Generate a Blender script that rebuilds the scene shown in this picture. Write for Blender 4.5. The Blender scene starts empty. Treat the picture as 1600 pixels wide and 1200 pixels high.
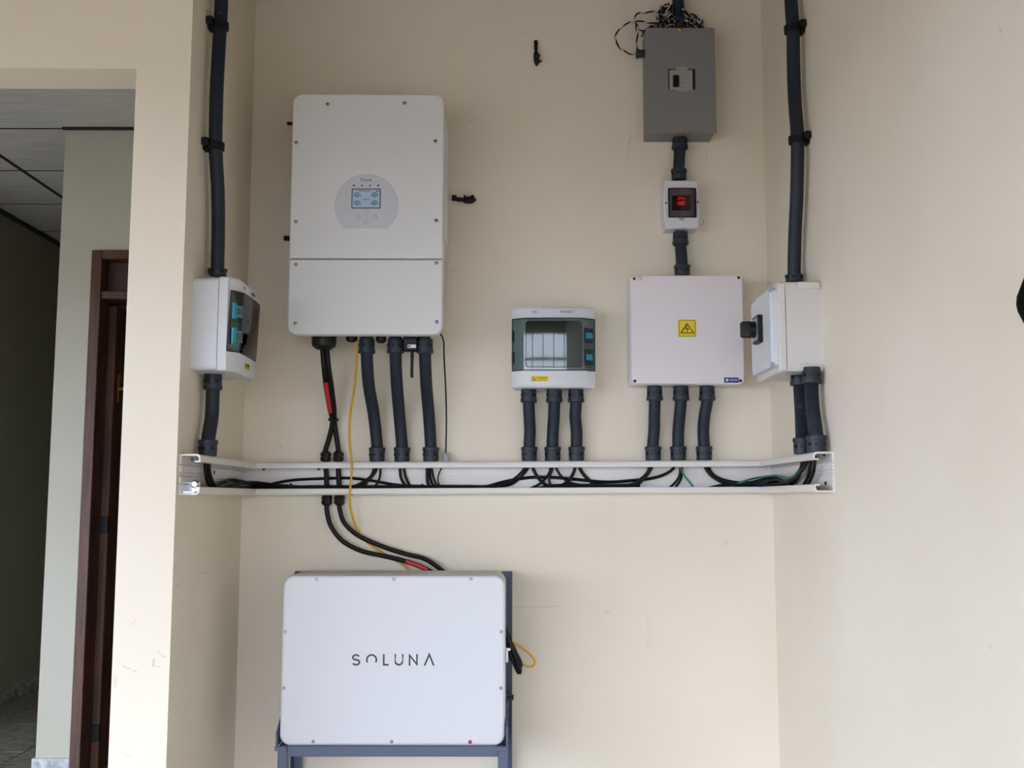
import bpy, bmesh, math, random
from mathutils import Vector, Matrix

# ------------------------------------------------------------------ camera
SC = bpy.context.scene
COL = SC.collection
F, VPX, VPY, ROLL, CAMH = 1650.0, 793.0, 779.0, 0.0015, 1.15
ay = Vector(((VPX - 800) / F, -(VPY - 600) / F, -1.0)).normalized()      # world +Y seen by the camera
up = Vector((math.sin(ROLL), math.cos(ROLL), 0))
az = (up - ay * up.dot(ay)).normalized()
ax = ay.cross(az)
W = Matrix((ax, ay, az))                                                  # camera vector -> world vector
camd = bpy.data.cameras.new('camera')
cam = bpy.data.objects.new('camera', camd)
COL.objects.link(cam)
camd.sensor_fit = 'HORIZONTAL'
camd.sensor_width = 36.0
camd.lens = 36.0 * F / 1600.0
camd.clip_start = 0.05
cam.matrix_world = Matrix.Translation((0, 0, CAMH)) @ W.to_4x4()
SC.camera = cam
CO = Vector((0, 0, CAMH))

def ray(x, y):
    return W @ Vector(((x - 800) / F, -(y - 600) / F, -1.0))
def PY(x, y, Y):
    r = ray(x, y); return CO + r * (Y / r.y)
def PX(x, y, X):
    r = ray(x, y); return CO + r * (X / r.x)

# ------------------------------------------------------------------ light: overcast sky, open porch
world = bpy.data.worlds.new('sky'); SC.world = world
world.use_nodes = True
bg = world.node_tree.nodes['Background']
bg.inputs[0].default_value = (0.76, 0.84, 1.0, 1)
bg.inputs[1].default_value = 1.0
SC.view_settings.view_transform = 'Standard'
SC.view_settings.look = 'None'
SC.view_settings.gamma = 1.0
SC.view_settings.use_curve_mapping = False
SC.view_settings.exposure = 3.27

# ------------------------------------------------------------------ materials
def lin(c):
    return tuple(((v / 255) / 12.92 if v / 255 <= 0.04045 else ((v / 255 + 0.055) / 1.055) ** 2.4) for v in c)

def mat(name, rgb, rough=0.5, metal=0.0, spec=0.5, noise=0.0, scale=20.0, bump=0.0, bscale=200.0, emit=0.0):
    m = bpy.data.materials.new(name); m.use_nodes = True
    nt = m.node_tree; b = nt.nodes['Principled BSDF']
    c = lin(rgb)
    b.inputs['Base Color'].default_value = (*c, 1)
    b.inputs['Roughness'].default_value = rough
    b.inputs['Metallic'].default_value = metal
    b.inputs['Specular IOR Level'].default_value = spec
    tc = nt.nodes.new('ShaderNodeTexCoord')
    if noise:
        n = nt.nodes.new('ShaderNodeTexNoise'); n.inputs['Scale'].default_value = scale; n.inputs['Detail'].default_value = 4
        nt.links.new(tc.outputs['Object'], n.inputs['Vector'])
        r = nt.nodes.new('ShaderNodeMapRange'); r.inputs['To Min'].default_value = 1 - noise; r.inputs['To Max'].default_value = 1 + noise * 0.5
        nt.links.new(n.outputs['Fac'], r.inputs['Value'])
        x = nt.nodes.new('ShaderNodeVectorMath'); x.operation = 'SCALE'; x.inputs[0].default_value = c
        nt.links.new(r.outputs[0], x.inputs['Scale'])
        nt.links.new(x.outputs[0], b.inputs['Base Color'])
    if bump:
        n = nt.nodes.new('ShaderNodeTexNoise'); n.inputs['Scale'].default_value = bscale; n.inputs['Detail'].default_value = 3
        nt.links.new(tc.outputs['Object'], n.inputs['Vector'])
        bp = nt.nodes.new('ShaderNodeBump'); bp.inputs['Strength'].default_value = bump; bp.inputs['Distance'].default_value = 0.002
        nt.links.new(n.outputs['Fac'], bp.inputs['Height']); nt.links.new(bp.outputs[0], b.inputs['Normal'])
    if emit:
        b.inputs['Emission Color'].default_value = (*c, 1); b.inputs['Emission Strength'].default_value = emit
    return m

def wall_mat(name, rgb, marks=()):
    """painted plaster: cream paint, faint roller relief, small stains; marks = scuffs (a, b, width, colour, strength)"""
    m = bpy.data.materials.new(name); m.use_nodes = True
    nt = m.node_tree; N = nt.nodes; L = nt.links; b = N['Principled BSDF']
    b.inputs['Roughness'].default_value = 0.55; b.inputs['Specular IOR Level'].default_value = 0.25
    g = N.new('ShaderNodeNewGeometry')
    n1 = N.new('ShaderNodeTexNoise'); n1.inputs['Scale'].default_value = 2.2; n1.inputs['Detail'].default_value = 5
    L.new(g.outputs['Position'], n1.inputs['Vector'])
    r1 = N.new('ShaderNodeValToRGB')
    c = lin(rgb)
    r1.color_ramp.elements[0].position = 0.3; r1.color_ramp.elements[0].color = (c[0] * .95, c[1] * .94, c[2] * .91, 1)
    r1.color_ramp.elements[1].position = 0.65; r1.color_ramp.elements[1].color = (*c, 1)
    L.new(n1.outputs['Fac'], r1.inputs['Fac'])
    col = r1.outputs[0]
    def mixin(fac, colr, cur):
        mx = N.new('ShaderNodeMix'); mx.data_type = 'RGBA'
        L.new(fac, mx.inputs['Factor']); L.new(cur, mx.inputs['A']); mx.inputs['B'].default_value = (*lin(colr), 1)
        return mx.outputs['Result']
    n2 = N.new('ShaderNodeTexNoise'); n2.inputs['Scale'].default_value = 34; n2.inputs['Detail'].default_value = 6; n2.inputs['Roughness'].default_value = 0.7
    L.new(g.outputs['Position'], n2.inputs['Vector'])
    mr = N.new('ShaderNodeMapRange'); mr.inputs['From Min'].default_value = 0.68; mr.inputs['From Max'].default_value = 0.8; mr.inputs['To Max'].default_value = 0.3
    L.new(n2.outputs['Fac'], mr.inputs['Value'])
    col = mixin(mr.outputs[0], (150, 128, 100), col)
    nz = N.new('ShaderNodeTexNoise'); nz.inputs['Scale'].default_value = 60
    L.new(g.outputs['Position'], nz.inputs['Vector'])
    for a, e, w, colr, s in marks:
        s *= .6; a = Vector(a); e = Vector(e); d = e - a; dd = d.dot(d)
        pa = N.new('ShaderNodeVectorMath'); pa.operation = 'SUBTRACT'; L.new(g.outputs['Position'], pa.inputs[0]); pa.inputs[1].default_value = a
        wob = N.new('ShaderNodeVectorMath'); wob.operation = 'MULTIPLY_ADD'
        L.new(nz.outputs['Color'], wob.inputs[0]); wob.inputs[1].default_value = (w * 7,) * 3; wob.inputs[2].default_value = (-w * 3.5,) * 3
        ad = N.new('ShaderNodeVectorMath'); ad.operation = 'ADD'; L.new(pa.outputs[0], ad.inputs[0]); L.new(wob.outputs[0], ad.inputs[1])
        dt = N.new('ShaderNodeVectorMath'); dt.operation = 'DOT_PRODUCT'; L.new(ad.outputs[0], dt.inputs[0]); dt.inputs[1].default_value = d / dd
        cl = N.new('ShaderNodeClamp'); L.new(dt.outputs['Value'], cl.inputs['Value'])
        sc = N.new('ShaderNodeVectorMath'); sc.operation = 'SCALE'; sc.inputs[0].default_value = d; L.new(cl.outputs[0], sc.inputs['Scale'])
        ds = N.new('ShaderNodeVectorMath'); ds.operation = 'DISTANCE'; L.new(ad.outputs[0], ds.inputs[0]); L.new(sc.outputs[0], ds.inputs[1])
        m2 = N.new('ShaderNodeMapRange'); m2.inputs['From Min'].default_value = w * 0.2; m2.inputs['From Max'].default_value = w * 1.7
        m2.inputs['To Min'].default_value = s; m2.inputs['To Max'].default_value = 0
        L.new(ds.outputs['Value'], m2.inputs['Value'])
        col = mixin(m2.outputs[0], colr, col)
    L.new(col, b.inputs['Base Color'])
    n3 = N.new('ShaderNodeTexNoise'); n3.inputs['Scale'].default_value = 90; n3.inputs['Detail'].default_value = 4
    L.new(g.outputs['Position'], n3.inputs['Vector'])
    bp = N.new('ShaderNodeBump'); bp.inputs['Strength'].default_value = 0.12; bp.inputs['Distance'].default_value = 0.003
    L.new(n3.outputs['Fac'], bp.inputs['Height']); L.new(bp.outputs[0], b.inputs['Normal'])
    return m

def smoke_mat(name, tint, ior=1.5):
    m = bpy.data.materials.new(name); m.use_nodes = True
    nt = m.node_tree; N = nt.nodes; L = nt.links
    for n in list(N):
        if n.type == 'BSDF_PRINCIPLED': N.remove(n)
    out = [n for n in N if n.type == 'OUTPUT_MATERIAL'][0]
    t = N.new('ShaderNodeBsdfTransparent'); t.inputs[0].default_value = (*lin(tint), 1)
    g = N.new('ShaderNodeBsdfGlossy'); g.inputs['Roughness'].default_value = 0.03
    fr = N.new('ShaderNodeFresnel'); fr.inputs['IOR'].default_value = ior
    mx = N.new('ShaderNodeMixShader')
    L.new(fr.outputs[0], mx.inputs[0]); L.new(t.outputs[0], mx.inputs[1]); L.new(g.outputs[0], mx.inputs[2])
    L.new(mx.outputs[0], out.inputs[0])
    return m

def grain_mat(name, c0, c1, scale=(3, 60, 3), rough=0.5):
    m = bpy.data.materials.new(name); m.use_nodes = True
    nt = m.node_tree; N = nt.nodes; L = nt.links; b = N['Principled BSDF']
    b.inputs['Roughness'].default_value = rough
    g = N.new('ShaderNodeNewGeometry'); mp = N.new('ShaderNodeMapping'); mp.inputs['Scale'].default_value = scale
    L.new(g.outputs['Position'], mp.inputs['Vector'])
    n = N.new('ShaderNodeTexNoise'); n.inputs['Scale'].default_value = 3; n.inputs['Detail'].default_value = 6
    L.new(mp.outputs[0], n.inputs['Vector'])
    r = N.new('ShaderNodeValToRGB')
    r.color_ramp.elements[0].position = 0.35; r.color_ramp.elements[0].color = (*lin(c0), 1)
    r.color_ramp.elements[1].position = 0.65; r.color_ramp.elements[1].color = (*lin(c1), 1)
    L.new(n.outputs['Fac'], r.inputs['Fac']); L.new(r.outputs[0], b.inputs['Base Color'])
    return m

# ------------------------------------------------------------------ mesh helpers
class MB:
    def __init__(s): s.v = []; s.f = []
    def loft(s, loops, cap=True, closed=True):
        n = len(loops[0]); o = len(s.v)
        for lp in loops: s.v.extend([Vector(p) for p in lp])
        for i in range(len(loops) - 1):
            for j in range(n if closed else n - 1):
                k = (j + 1) % n
                s.f.append((o + i * n + j, o + i * n + k, o + (i + 1) * n + k, o + (i + 1) * n + j))
        if cap:
            s.f.append(tuple(range(o, o + n)))
            s.f.append(tuple(range(o + (len(loops) - 1) * n, o + len(loops) * n)))
        return s
    def box(s, a, b):
        (x0, y0, z0), (x1, y1, z1) = a, b
        return s.loft([[(x0, y0, z0), (x1, y0, z0), (x1, y1, z0), (x0, y1, z0)], [(x0, y0, z1), (x1, y0, z1), (x1, y1, z1), (x0, y1, z1)]])
    def bbox(s, a, b, e=0.002):
        """box with bevelled edges along z and chamfered ends"""
        x0, x1 = sorted((a[0], b[0])); y0, y1 = sorted((a[1], b[1])); z0, z1 = sorted((a[2], b[2]))
        def oct_(i):
            e2 = e
            return [(x0 + i + e2, y0 + i), (x1 - i - e2, y0 + i), (x1 - i, y0 + i + e2), (x1 - i, y1 - i - e2), (x1 - i - e2, y1 - i), (x0 + i + e2, y1 - i), (x0 + i, y1 - i - e2), (x0 + i, y0 + i + e2)]
        L0 = oct_(e); L1 = oct_(0)
        return s.loft([[(x, y, z0) for x, y in L0], [(x, y, z0 + e) for x, y in L1], [(x, y, z1 - e) for x, y in L1], [(x, y, z1) for x, y in L0]])
    def rplate(s, cx, cz, w, h, r, rings, n=6):
        """rounded rectangle in xz, lofted along y; rings = [(inset, y), ...]"""
        loops = []
        for ins, y in rings:
            ww = w / 2 - ins; hh = h / 2 - ins; rr = max(r - ins, 0.0004)
            lp = []
            for qx, qz, a0 in ((1, 1, 0), (-1, 1, 90), (-1, -1, 180), (1, -1, 270)):
                for i in range(n + 1):
                    a = math.radians(a0 + 90 * i / n)
                    lp.append((cx + qx * (ww - rr) + rr * math.cos(a), y, cz + qz * (hh - rr) + rr * math.sin(a)))
            loops.append(lp)
        return s.loft(loops)
    def prism_y(s, poly, y0, y1):
        return s.loft([[(x, y0, z) for x, z in poly], [(x, y1, z) for x, z in poly]])
    def prism_z(s, poly, z0, z1):
        return s.loft([[(x, y, z0) for x, y in poly], [(x, y, z1) for x, y in poly]])
    def lathe(s, p, d, prof, n=20):
        """prof = [(along, radius), ...] around axis d from p"""
        d = Vector(d).normalized(); p = Vector(p)
        u = d.orthogonal().normalized(); w = d.cross(u)
        return s.loft([[p + d * t + (u * math.cos(2 * math.pi * i / n) + w * math.sin(2 * math.pi * i / n)) * max(r, 0.0001) for i in range(n)] for t, r in prof])
    def tube(s, pts, r, n=12, rib=0.0, pitch=0.004, radii=None):
        pts = [Vector(p) for p in pts]
        T = None; loops = []; acc = 0
        for i, p in enumerate(pts):
            a = pts[max(i - 1, 0)]; b = pts[min(i + 1, len(pts) - 1)]
            t = (b - a).normalized()
            if T is None: u = t.orthogonal().normalized()
            else:
                u = (u - t * u.dot(t)).normalized()
            T = t; w = t.cross(u)
            rr = r if radii is None else radii[i]
            if rib: rr = r - (rib if i % 2 else 0)
            loops.append([p + (u * math.cos(2 * math.pi * k / n) + w * math.sin(2 * math.pi * k / n)) * rr for k in range(n)])
        return s.loft(loops)
    def strokes(s, lines, w, y0, y1):
        """flat lettering strokes: polylines in xz with width w"""
        for ln in lines:
            L = [Vector((p[0], p[1])) for p in ln]; le = []; ri = []
            for i, p in enumerate(L):
                d1 = (L[i] - L[i - 1]).normalized() if i else None
                d2 = (L[i + 1] - L[i]).normalized() if i < len(L) - 1 else None
                d = d1 if d2 is None else d2 if d1 is None else (d1 + d2).normalized()
                nrm = Vector((-d.y, d.x)); k = 1.0
                if d1 is not None and d2 is not None: k = 1 / max(0.4, nrm.dot(Vector((-d1.y, d1.x))))
                le.append(p + nrm * w / 2 * k); ri.append(p - nrm * w / 2 * k)
            o = len(s.v); n = len(L)
            for y in (y0, y1):
                s.v.extend([Vector((q.x, y, q.y)) for q in le] + [Vector((q.x, y, q.y)) for q in ri])
            for i in range(n - 1):
                A = lambda q, side, lay: o + lay * 2 * n + side * n + q
                s.f += [(A(i, 0, 1), A(i + 1, 0, 1), A(i + 1, 1, 1), A(i, 1, 1)), (A(i, 0, 0), A(i + 1, 0, 0), A(i + 1, 1, 0), A(i, 1, 0)),
                        (A(i, 0, 0), A(i + 1, 0, 0), A(i + 1, 0, 1), A(i, 0, 1)), (A(i, 1, 0), A(i + 1, 1, 0), A(i + 1, 1, 1), A(i, 1, 1))]
            for e in (0, n - 1):
                s.f.append((o + e, o + n + e, o + 3 * n + e, o + 2 * n + e))
        return s
    def build(s, name, m, parent=None, smooth=True, ang=35):
        """vertices are world coordinates (or the root's own frame when the root is 'local')"""
        loc = Vector((0, 0, 0))
        if parent is not None:
            r = parent
            while r.parent is not None: r = r.parent
            loc = Vector(FRAME.get(r.name, (0, 0, 0)))
        else:
            xs = [p.x for p in s.v]; ys = [p.y for p in s.v]; zs = [p.z for p in s.v]
            loc = Vector(((min(xs) + max(xs)) / 2, (min(ys) + max(ys)) / 2, min(zs)))
        me = bpy.data.meshes.new(name)
        me.from_pydata([p - loc for p in s.v], [], s.f)
        bm = bmesh.new(); bm.from_mesh(me); bmesh.ops.recalc_face_normals(bm, faces=bm.faces); bm.to_mesh(me); bm.free()
        if smooth:
            me.set_sharp_from_angle(angle=math.radians(ang)); me.polygons.foreach_set('use_smooth', [len(p.vertices) <= 4 for p in me.polygons])
        me.materials.append(m)
        o = bpy.data.objects.new(name, me); COL.objects.link(o)
        if parent is None:
            o.location = loc; FRAME[o.name] = tuple(loc)
        else: o.parent = parent
        return o

FRAME = {}
def thing(name, label, cat, loc, group=None, rotz=None):
    o = bpy.data.objects.new(name, None); COL.objects.link(o); o.empty_display_size = 0.05
    o.location = loc
    if rotz is not None: o.rotation_euler = (0, 0, rotz); FRAME[o.name] = (0, 0, 0)      # parts are written in its own frame
    else: FRAME[o.name] = tuple(loc)                                                     # parts are written in world coordinates
    return tag(o, label, cat, group)
def tag(o, label, cat=None, group=None, kind=None):
    if label: o['label'] = label
    if cat: o['category'] = cat
    if group: o['group'] = group
    if kind: o['kind'] = kind
    return o
def struct(o, label=None):
    o['kind'] = 'structure'
    if label: o['label'] = label
    return o
def inst(name, me, parent, p):
    """a part that shares mesh data; p in the root's frame"""
    r = parent
    while r.parent is not None: r = r.parent
    o = bpy.data.objects.new(name, me); COL.objects.link(o); o.parent = parent
    o.location = Vector(p) - Vector(FRAME[r.name])
    return o
def proto(mb, name, m):
    me = bpy.data.meshes.new(name); me.from_pydata(mb.v, [], mb.f)
    bm = bmesh.new(); bm.from_mesh(me); bmesh.ops.recalc_face_normals(bm, faces=bm.faces); bm.to_mesh(me); bm.free()
    me.set_sharp_from_angle(angle=math.radians(35)); me.polygons.foreach_set('use_smooth', [len(p.vertices) <= 4 for p in me.polygons])
    me.materials.append(m); return me
def text(mb, s, x, z, y, size, width=None, depth=0.0006, center=True):
    """flat lettering facing -y, baseline centred at x, z"""
    cu = bpy.data.curves.new('t', 'FONT'); cu.body = s; cu.size = size; cu.extrude = depth / 2; cu.resolution_u = 3
    cu.align_x = 'CENTER' if center else 'LEFT'; cu.align_y = 'CENTER'
    ob = bpy.data.objects.new('t', cu); COL.objects.link(ob)
    dg = bpy.context.evaluated_depsgraph_get(); dg.update()
    me = bpy.data.meshes.new_from_object(ob.evaluated_get(dg))
    xs = [v.co.x for v in me.vertices]
    k = 1 if width is None else width / (max(xs) - min(xs))
    o = len(mb.v)
    mb.v += [Vector((x + v.co.x * k, y - v.co.z, z + v.co.y)) for v in me.vertices]
    mb.f += [tuple(o + i for i in p.vertices) for p in me.polygons]
    bpy.data.objects.remove(ob); bpy.data.curves.remove(cu); bpy.data.meshes.remove(me)
    return mb
def spline(pts, step=0.01):
    """Catmull-Rom through the points, resampled about every step"""
    P = [Vector(p) for p in pts]; P = [P[0] * 2 - P[1]] + P + [P[-1] * 2 - P[-2]]
    out = []
    for i in range(1, len(P) - 2):
        a, b, c, d = P[i - 1:i + 3]
        n = max(2, int((c - b).length / step))
        for k in range(n):
            t = k / n
            out.append(0.5 * ((2 * b) + (c - a) * t + (2 * a - 5 * b + 4 * c - d) * t * t + (3 * b - a - 3 * c + d) * t ** 3))
    out.append(P[-2]); return out

# ------------------------------------------------------------------ palette
YB, XL, XR = 3.13, -0.782, 0.783          # back wall, left and right alcove walls
YF = 2.505                                # facade plane (pillar face)
XP = -0.915                               # outer face of the thin left wall
ZC = 2.75                                 # hall ceiling
ZR = 2.70                                 # porch ceiling
def yb_mark(x, y): return PY(x, y, YB)
def yf_mark(x, y): return PY(x, y, YF)
pm = []
GREY = (120, 118, 115)
for a, b, w, c, s in [((241, 1030), (240, 1040), .002, GREY, .7), ((246, 1020), (258, 1028), .002, GREY, .7), ((240, 1040), (250, 1042), .0015, GREY, .4),
                      ((194, 1042), (212, 1048), .0018, GREY, .6), ((207, 977), (210, 970), .003, (225, 150, 150), .4), ((196, 1176), (203, 1182), .002, GREY, .4), ((181, 1060), (180, 1070), .003, GREY, .25)]:
    pm.append((yf_mark(*a), yf_mark(*b), w, c, s))
bm_ = []
for a, b, w, c, s in [((803, 948), (873, 948), .0013, (150, 130, 125), .55), ((985, 210), (980, 250), .003, (160, 120, 80), .35), ((1132, 849), (1133, 851), .003, (90, 190, 150), .8),
                      ((945, 955), (952, 955), .003, (190, 150, 140), .5), ((700, 420), (712, 423), .004, (150, 125, 100), .3), ((443, 470), (441, 560), .0012, (120, 105, 90), .35),
                      ((437, 690), (440, 700), .003, (150, 125, 100), .35), ((1012, 960), (1015, 1010), .006, (190, 170, 140), .25), ((740, 185), (735, 190), .002, (110, 100, 90), .5),
                      ((1098, 346), (1100, 350), .003, (90, 80, 70), .6), ((1105, 235), (1103, 248), .002, (130, 110, 90), .5)]:
    bm_.append((yb_mark(*a), yb_mark(*b), w, c, s))
rm_ = [(PX(1211, 880, XR), PX(1213, 903, XR), .0012, (140, 120, 115), .6), (PX(1565, 50, XR), PX(1558, 46, XR), .002, (140, 130, 120), .5),
       (PX(1305, 360, XR), PX(1302, 385, XR), .0015, (140, 120, 100), .4), (PX(1440, 225, XR), PX(1441, 240, XR), .0015, (140, 130, 120), .35)]
lm_ = [(PX(275, 916, XL), PX(283, 912, XL), .002, GREY, .4), (PX(305, 900, XL), PX(325, 893, XL), .002, (150, 135, 115), .35), (PX(316, 850, XL), PX(318, 862, XL), .0015, GREY, .35)]
CREAM = (236, 227, 210)
M = dict(
    wall_b=wall_mat('cream_plaster_back', CREAM, bm_), wall_f=wall_mat('cream_plaster_front', CREAM, pm + lm_),
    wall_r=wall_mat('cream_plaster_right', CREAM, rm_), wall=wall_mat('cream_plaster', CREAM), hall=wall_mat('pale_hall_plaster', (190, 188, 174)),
    shaded_hall=wall_mat('shade_toned_hall_plaster', (140, 138, 118)),  # hall plaster with the passage's shade put into its colour
    white=mat('white_powder_coat', (222, 223, 223), .55, noise=.02, scale=4), cool=mat('white_enamel', (218, 219, 224), .4),
    plastic=mat('white_plastic', (216, 219, 224), .38), abs=mat('warm_white_plastic', (218, 215, 211), .4), trunk=mat('trunking_white', (226, 222, 218), .35),
    panelgrey=mat('keypad_grey', (203, 205, 212), .35), seam=mat('seam_grey', (120, 120, 122), .6), screw=mat('zinc_screw', (150, 150, 150), .35, .8),
    screw_dark=mat('screw_slot', (45, 42, 42), .5), bluescrew=mat('blue_tinted_screw', (130, 135, 190), .4, .5), redcap=mat('red_cap', (165, 50, 85), .5), brass=mat('brass', (190, 150, 70), .3, .9),
    conduit=mat('slate_conduit', (36, 43, 54), .5, spec=.3, noise=.05, scale=40), collar=mat('slate_collar', (44, 51, 64), .45, spec=.35), conduit_dark=mat('slate_dark_clip', (20, 24, 30), .5, spec=.25),
    black=mat('black_plastic', (13, 13, 15), .45, spec=.35), cable=mat('black_cable', (11, 11, 13), .5, spec=.3), red=mat('red_tape', (178, 48, 48), .5), yellow=mat('yellow_cable', (222, 168, 28), .45),
    green=mat('green_wire', (40, 120, 100), .45), whitewire=mat('white_wire', (205, 200, 195), .5), gland=mat('grey_gland', (165, 168, 178), .45),
    greybox=mat('grey_painted_steel', (130, 130, 131), .5, noise=.03, scale=8), greybox2=mat('breaker_white', (160, 158, 151), .45), steel=mat('bluish_grey_steel', (84, 94, 117), .4, noise=.06, scale=12),
    chrome=mat('chrome', (200, 203, 208), .2, 1.0), cyan=mat('cyan_latch', (30, 150, 175), .35), signyellow=mat('sign_yellow', (236, 208, 16), .45), signline=mat('sign_border', (150, 130, 20), .5),
    ink=mat('dark_ink', (48, 50, 58), .5), inkgrey=mat('grey_ink', (120, 122, 128), .5), blue=mat('blue_sticker', (28, 66, 130), .4), logo=mat('cyan_ink', (45, 145, 205), .45), paleblue=mat('button_blue', (150, 185, 215), .45),
    lcdframe=mat('lcd_frame', (75, 78, 95), .4), lcd=mat('lcd_glass', (168, 192, 215), .18, emit=.008), lcdink=mat('lcd_ink', (85, 100, 120), .4), led=mat('green_led', (40, 110, 75), .4), leddark=mat('dark_led', (45, 50, 62), .4),
    redled=mat('red_digit', (255, 40, 40), .4, emit=.22), meter=mat('meter_black', (26, 25, 28), .35),
    smoke=smoke_mat('smoked_green_cover', (214, 222, 220)), smoke2=smoke_mat('smoked_plum_cover', (213, 205, 209)), inner=mat('inner_green_grey', (86, 94, 90), .6), rubber=mat('dark_gasket', (35, 42, 46), .5),
    wood=grain_mat('reddish_wood', (58, 32, 20), (96, 56, 34), (14, 14, 1.2), .5), woodpanel=grain_mat('dark_red_wood', (44, 20, 16), (62, 28, 22), (14, 14, 1.2), .5),
    ceil=grain_mat('ceiling_board', (206, 204, 202), (228, 226, 222), (1.5, 40, 1), .6), joint=mat('ceiling_joint', (38, 35, 31), .7),
    stone=grain_mat('mottled_stone', (92, 90, 82), (170, 165, 155), (7, 12, 9), .35), stone2=grain_mat('pale_stone', (150, 150, 155), (205, 205, 208), (14, 14, 14), .35), grout=mat('grout', (165, 160, 150), .7),
    porch=mat('porch_ceiling_paint', (116, 88, 60), .7), ground=mat('concrete_ground', (128, 118, 103), .6, noise=.1, scale=3), dark=mat('dark_fixture', (6, 5, 9), .7, spec=.1), lidwhite=mat('junction_box_white', (232, 226, 229), .42),
    sticker=mat('white_sticker', (225, 228, 235), .4),
)

# ================================================================== structure
def slab(name, a, b, m, parent=None):
    o = MB().box(a, b).build(name, m, parent, smooth=False)
    return struct(o) if parent is None else o

XW = -3.7                                                     # open left edge of the porch
YW = -2.2                                                     # far side of the porch, behind the camera
slab('wall_back', (XP, YB, 0), (XR + .15, YB + .13, ZR), M['wall_b'])
slab('wall_left', (XP, YF, 0), (XL, YB, ZR), M['wall_f'])
slab('wall_right', (XR, YW, 0), (XR + .15, YB, ZR), M['wall_r'])
ZL = PY(100, 107, YF).z                                       # lintel underside
slab('wall_lintel', (-4.6, YF, ZL), (XP, YF + .13, ZR), M['wall_f'])
slab('wall_facade', (-5.2, YF, 0), (-4.6, YF + .13, ZR), M['wall'])
# added unseen beams on the open sides, hung low to block sky light, slim grille on the far side behind the camera
ZE = 1.95
slab('sky_block_back', (XW, YW - .13, ZE), (XR + .15, YW, ZR), M['porch'])
slab('sky_block_left', (XW - .13, YW - .13, ZE), (XW, YF + .13, ZR), M['porch'])
slab('reflection_pier', (-1.08, YW - .13, 0), (-.74, YW + .1, ZE), M['wall'])  # added unseen pier, darkens the left part of the smoked door's reflection
wn = bpy.data.objects.new('window_1', None); COL.objects.link(wn); wn.location = (0, YW - .06, 0); FRAME['window_1'] = tuple(wn.location)
struct(wn, 'black metal porch grille behind the camera')
for k in range(5):
    x = -.72 + k * .36
    MB().bbox((x - .011, YW - .075, 0), (x + .011, YW - .055, ZE), .002).build('grille_bar', M['black'], wn)
for z in (.05, 1.0, 1.75):
    MB().bbox((-.74, YW - .08, z - .011), (XR, YW - .06, z + .011), .002).build('grille_bar', M['black'], wn)
# hall behind the opening
YH = 4.9                                                      # the passage starts here
slab('wall_hall_left', (-4.73, YF + .13, 0), (-4.6, YH, ZC + .05), M['hall'])
slab('wall_hall_front', (-4.73, YH, 0), (-2.84, YH + .13, ZC + .05), M['hall'])
slab('wall_hall_side', (-2.97, YH + .13, 0), (-2.84, 9.0, ZC + .05), M['shaded_hall'])
slab('wall_hall_end', (-2.97, 9.0, 0), (1.1, 9.13, ZC + .05), M['shaded_hall'])
slab('wall_hall_right', (1.0, YB + .13, 0), (1.1, 9.0, ZC + .05), M['hall'])
YD = 4.47
XD0 = PY(98, 300, YD).x                                       # left corner of the door wall
xj = PY(145, 420, YD).x                                       # left edge of the door frame
zj = PY(170, 392, YD).z
slab('wall_door', (XD0, YD, 0), (xj, YD + .14, ZC), M['hall'])
slab('wall_door_header', (xj, YD, zj), (1.0, YD + .14, ZC), M['hall'])
slab('wall_door_right', (xj + 1.0, YD, 0), (1.0, YD + .14, zj), M['hall'])
slab('wall_inner_room', (XD0, YD + .14, 0), (XD0 + .1, 9.0, ZC), M['hall'])
# baseboards
def baseboard(name, a, b): struct(MB().bbox(a, b, .003).build(name, M['stone2']))
zb = PY(80, 1185, YD - .012).z
baseboard('baseboard_door_wall', (XD0 - .012, YD - .012, 0), (xj, YD, zb))
struct(MB().bbox((-2.84, YH, 0), (-2.828, 9.0, .088), .003).build('baseboard_hall_side', M['stone']))
# floor
fl = struct(MB().box((-4.73, YF, -.12), (1.1, 9.13, -.006)).build('floor', M['grout'], smooth=False), 'hall floor of mottled stone tiles')
tile = proto(MB().bbox((-.296, -.296, -.006), (.296, .296, 0), .001), 'floor_tile', M['stone'])
r_ = ray(30, 1175); yj = (r_ * (-CAMH / r_.z)).y
for i in range(6):
    for j in range(9):
        y = yj + .3 + (j - 3) * .6
        if y < YF + .3 or (i < 3 and y > YH): continue
        inst('floor_tile', tile, fl, (-4.3 + i * .6, y, 0))
struct(MB().box((-40, -40, -.15), (30, YF, 0)).build('floor_porch', M['ground'], smooth=False), 'grey concrete porch floor')
# hall ceiling with panels
ce = struct(MB().box((-4.73, YF + .13, ZC + .012), (1.1, 9.13, ZC + .06)).build('ceiling', M['joint'], smooth=False), 'hall ceiling of wide grey boards with dark joints')
panel = proto(MB().bbox((-.587, -.287, .008), (.587, .287, .012), .001), 'ceiling_panel', M['ceil'])
for i in range(5):
    for j in range(9):
        if i < 1 and j > 2: continue
        inst('ceiling_panel', panel, ce, (-1.8 + (i - 2) * 1.2 + .0, 2.99 + j * .6, ZC))
struct(MB().bbox((-2.84, YH, ZC - .02), (-2.82, 9.0, ZC), .002).build('trim_1', M['joint']))
struct(MB().bbox((XD0 - .012, YD - .012, ZC - .004), (XP + .2, YD, ZC + .008), .001).build('trim_2', M['joint']))
# porch roof and the open far side of the porch
slab('ceiling_porch', (XW, YW - .13, ZR), (XR + .15, YB + .13, ZR + .15), M['porch'])

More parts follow.
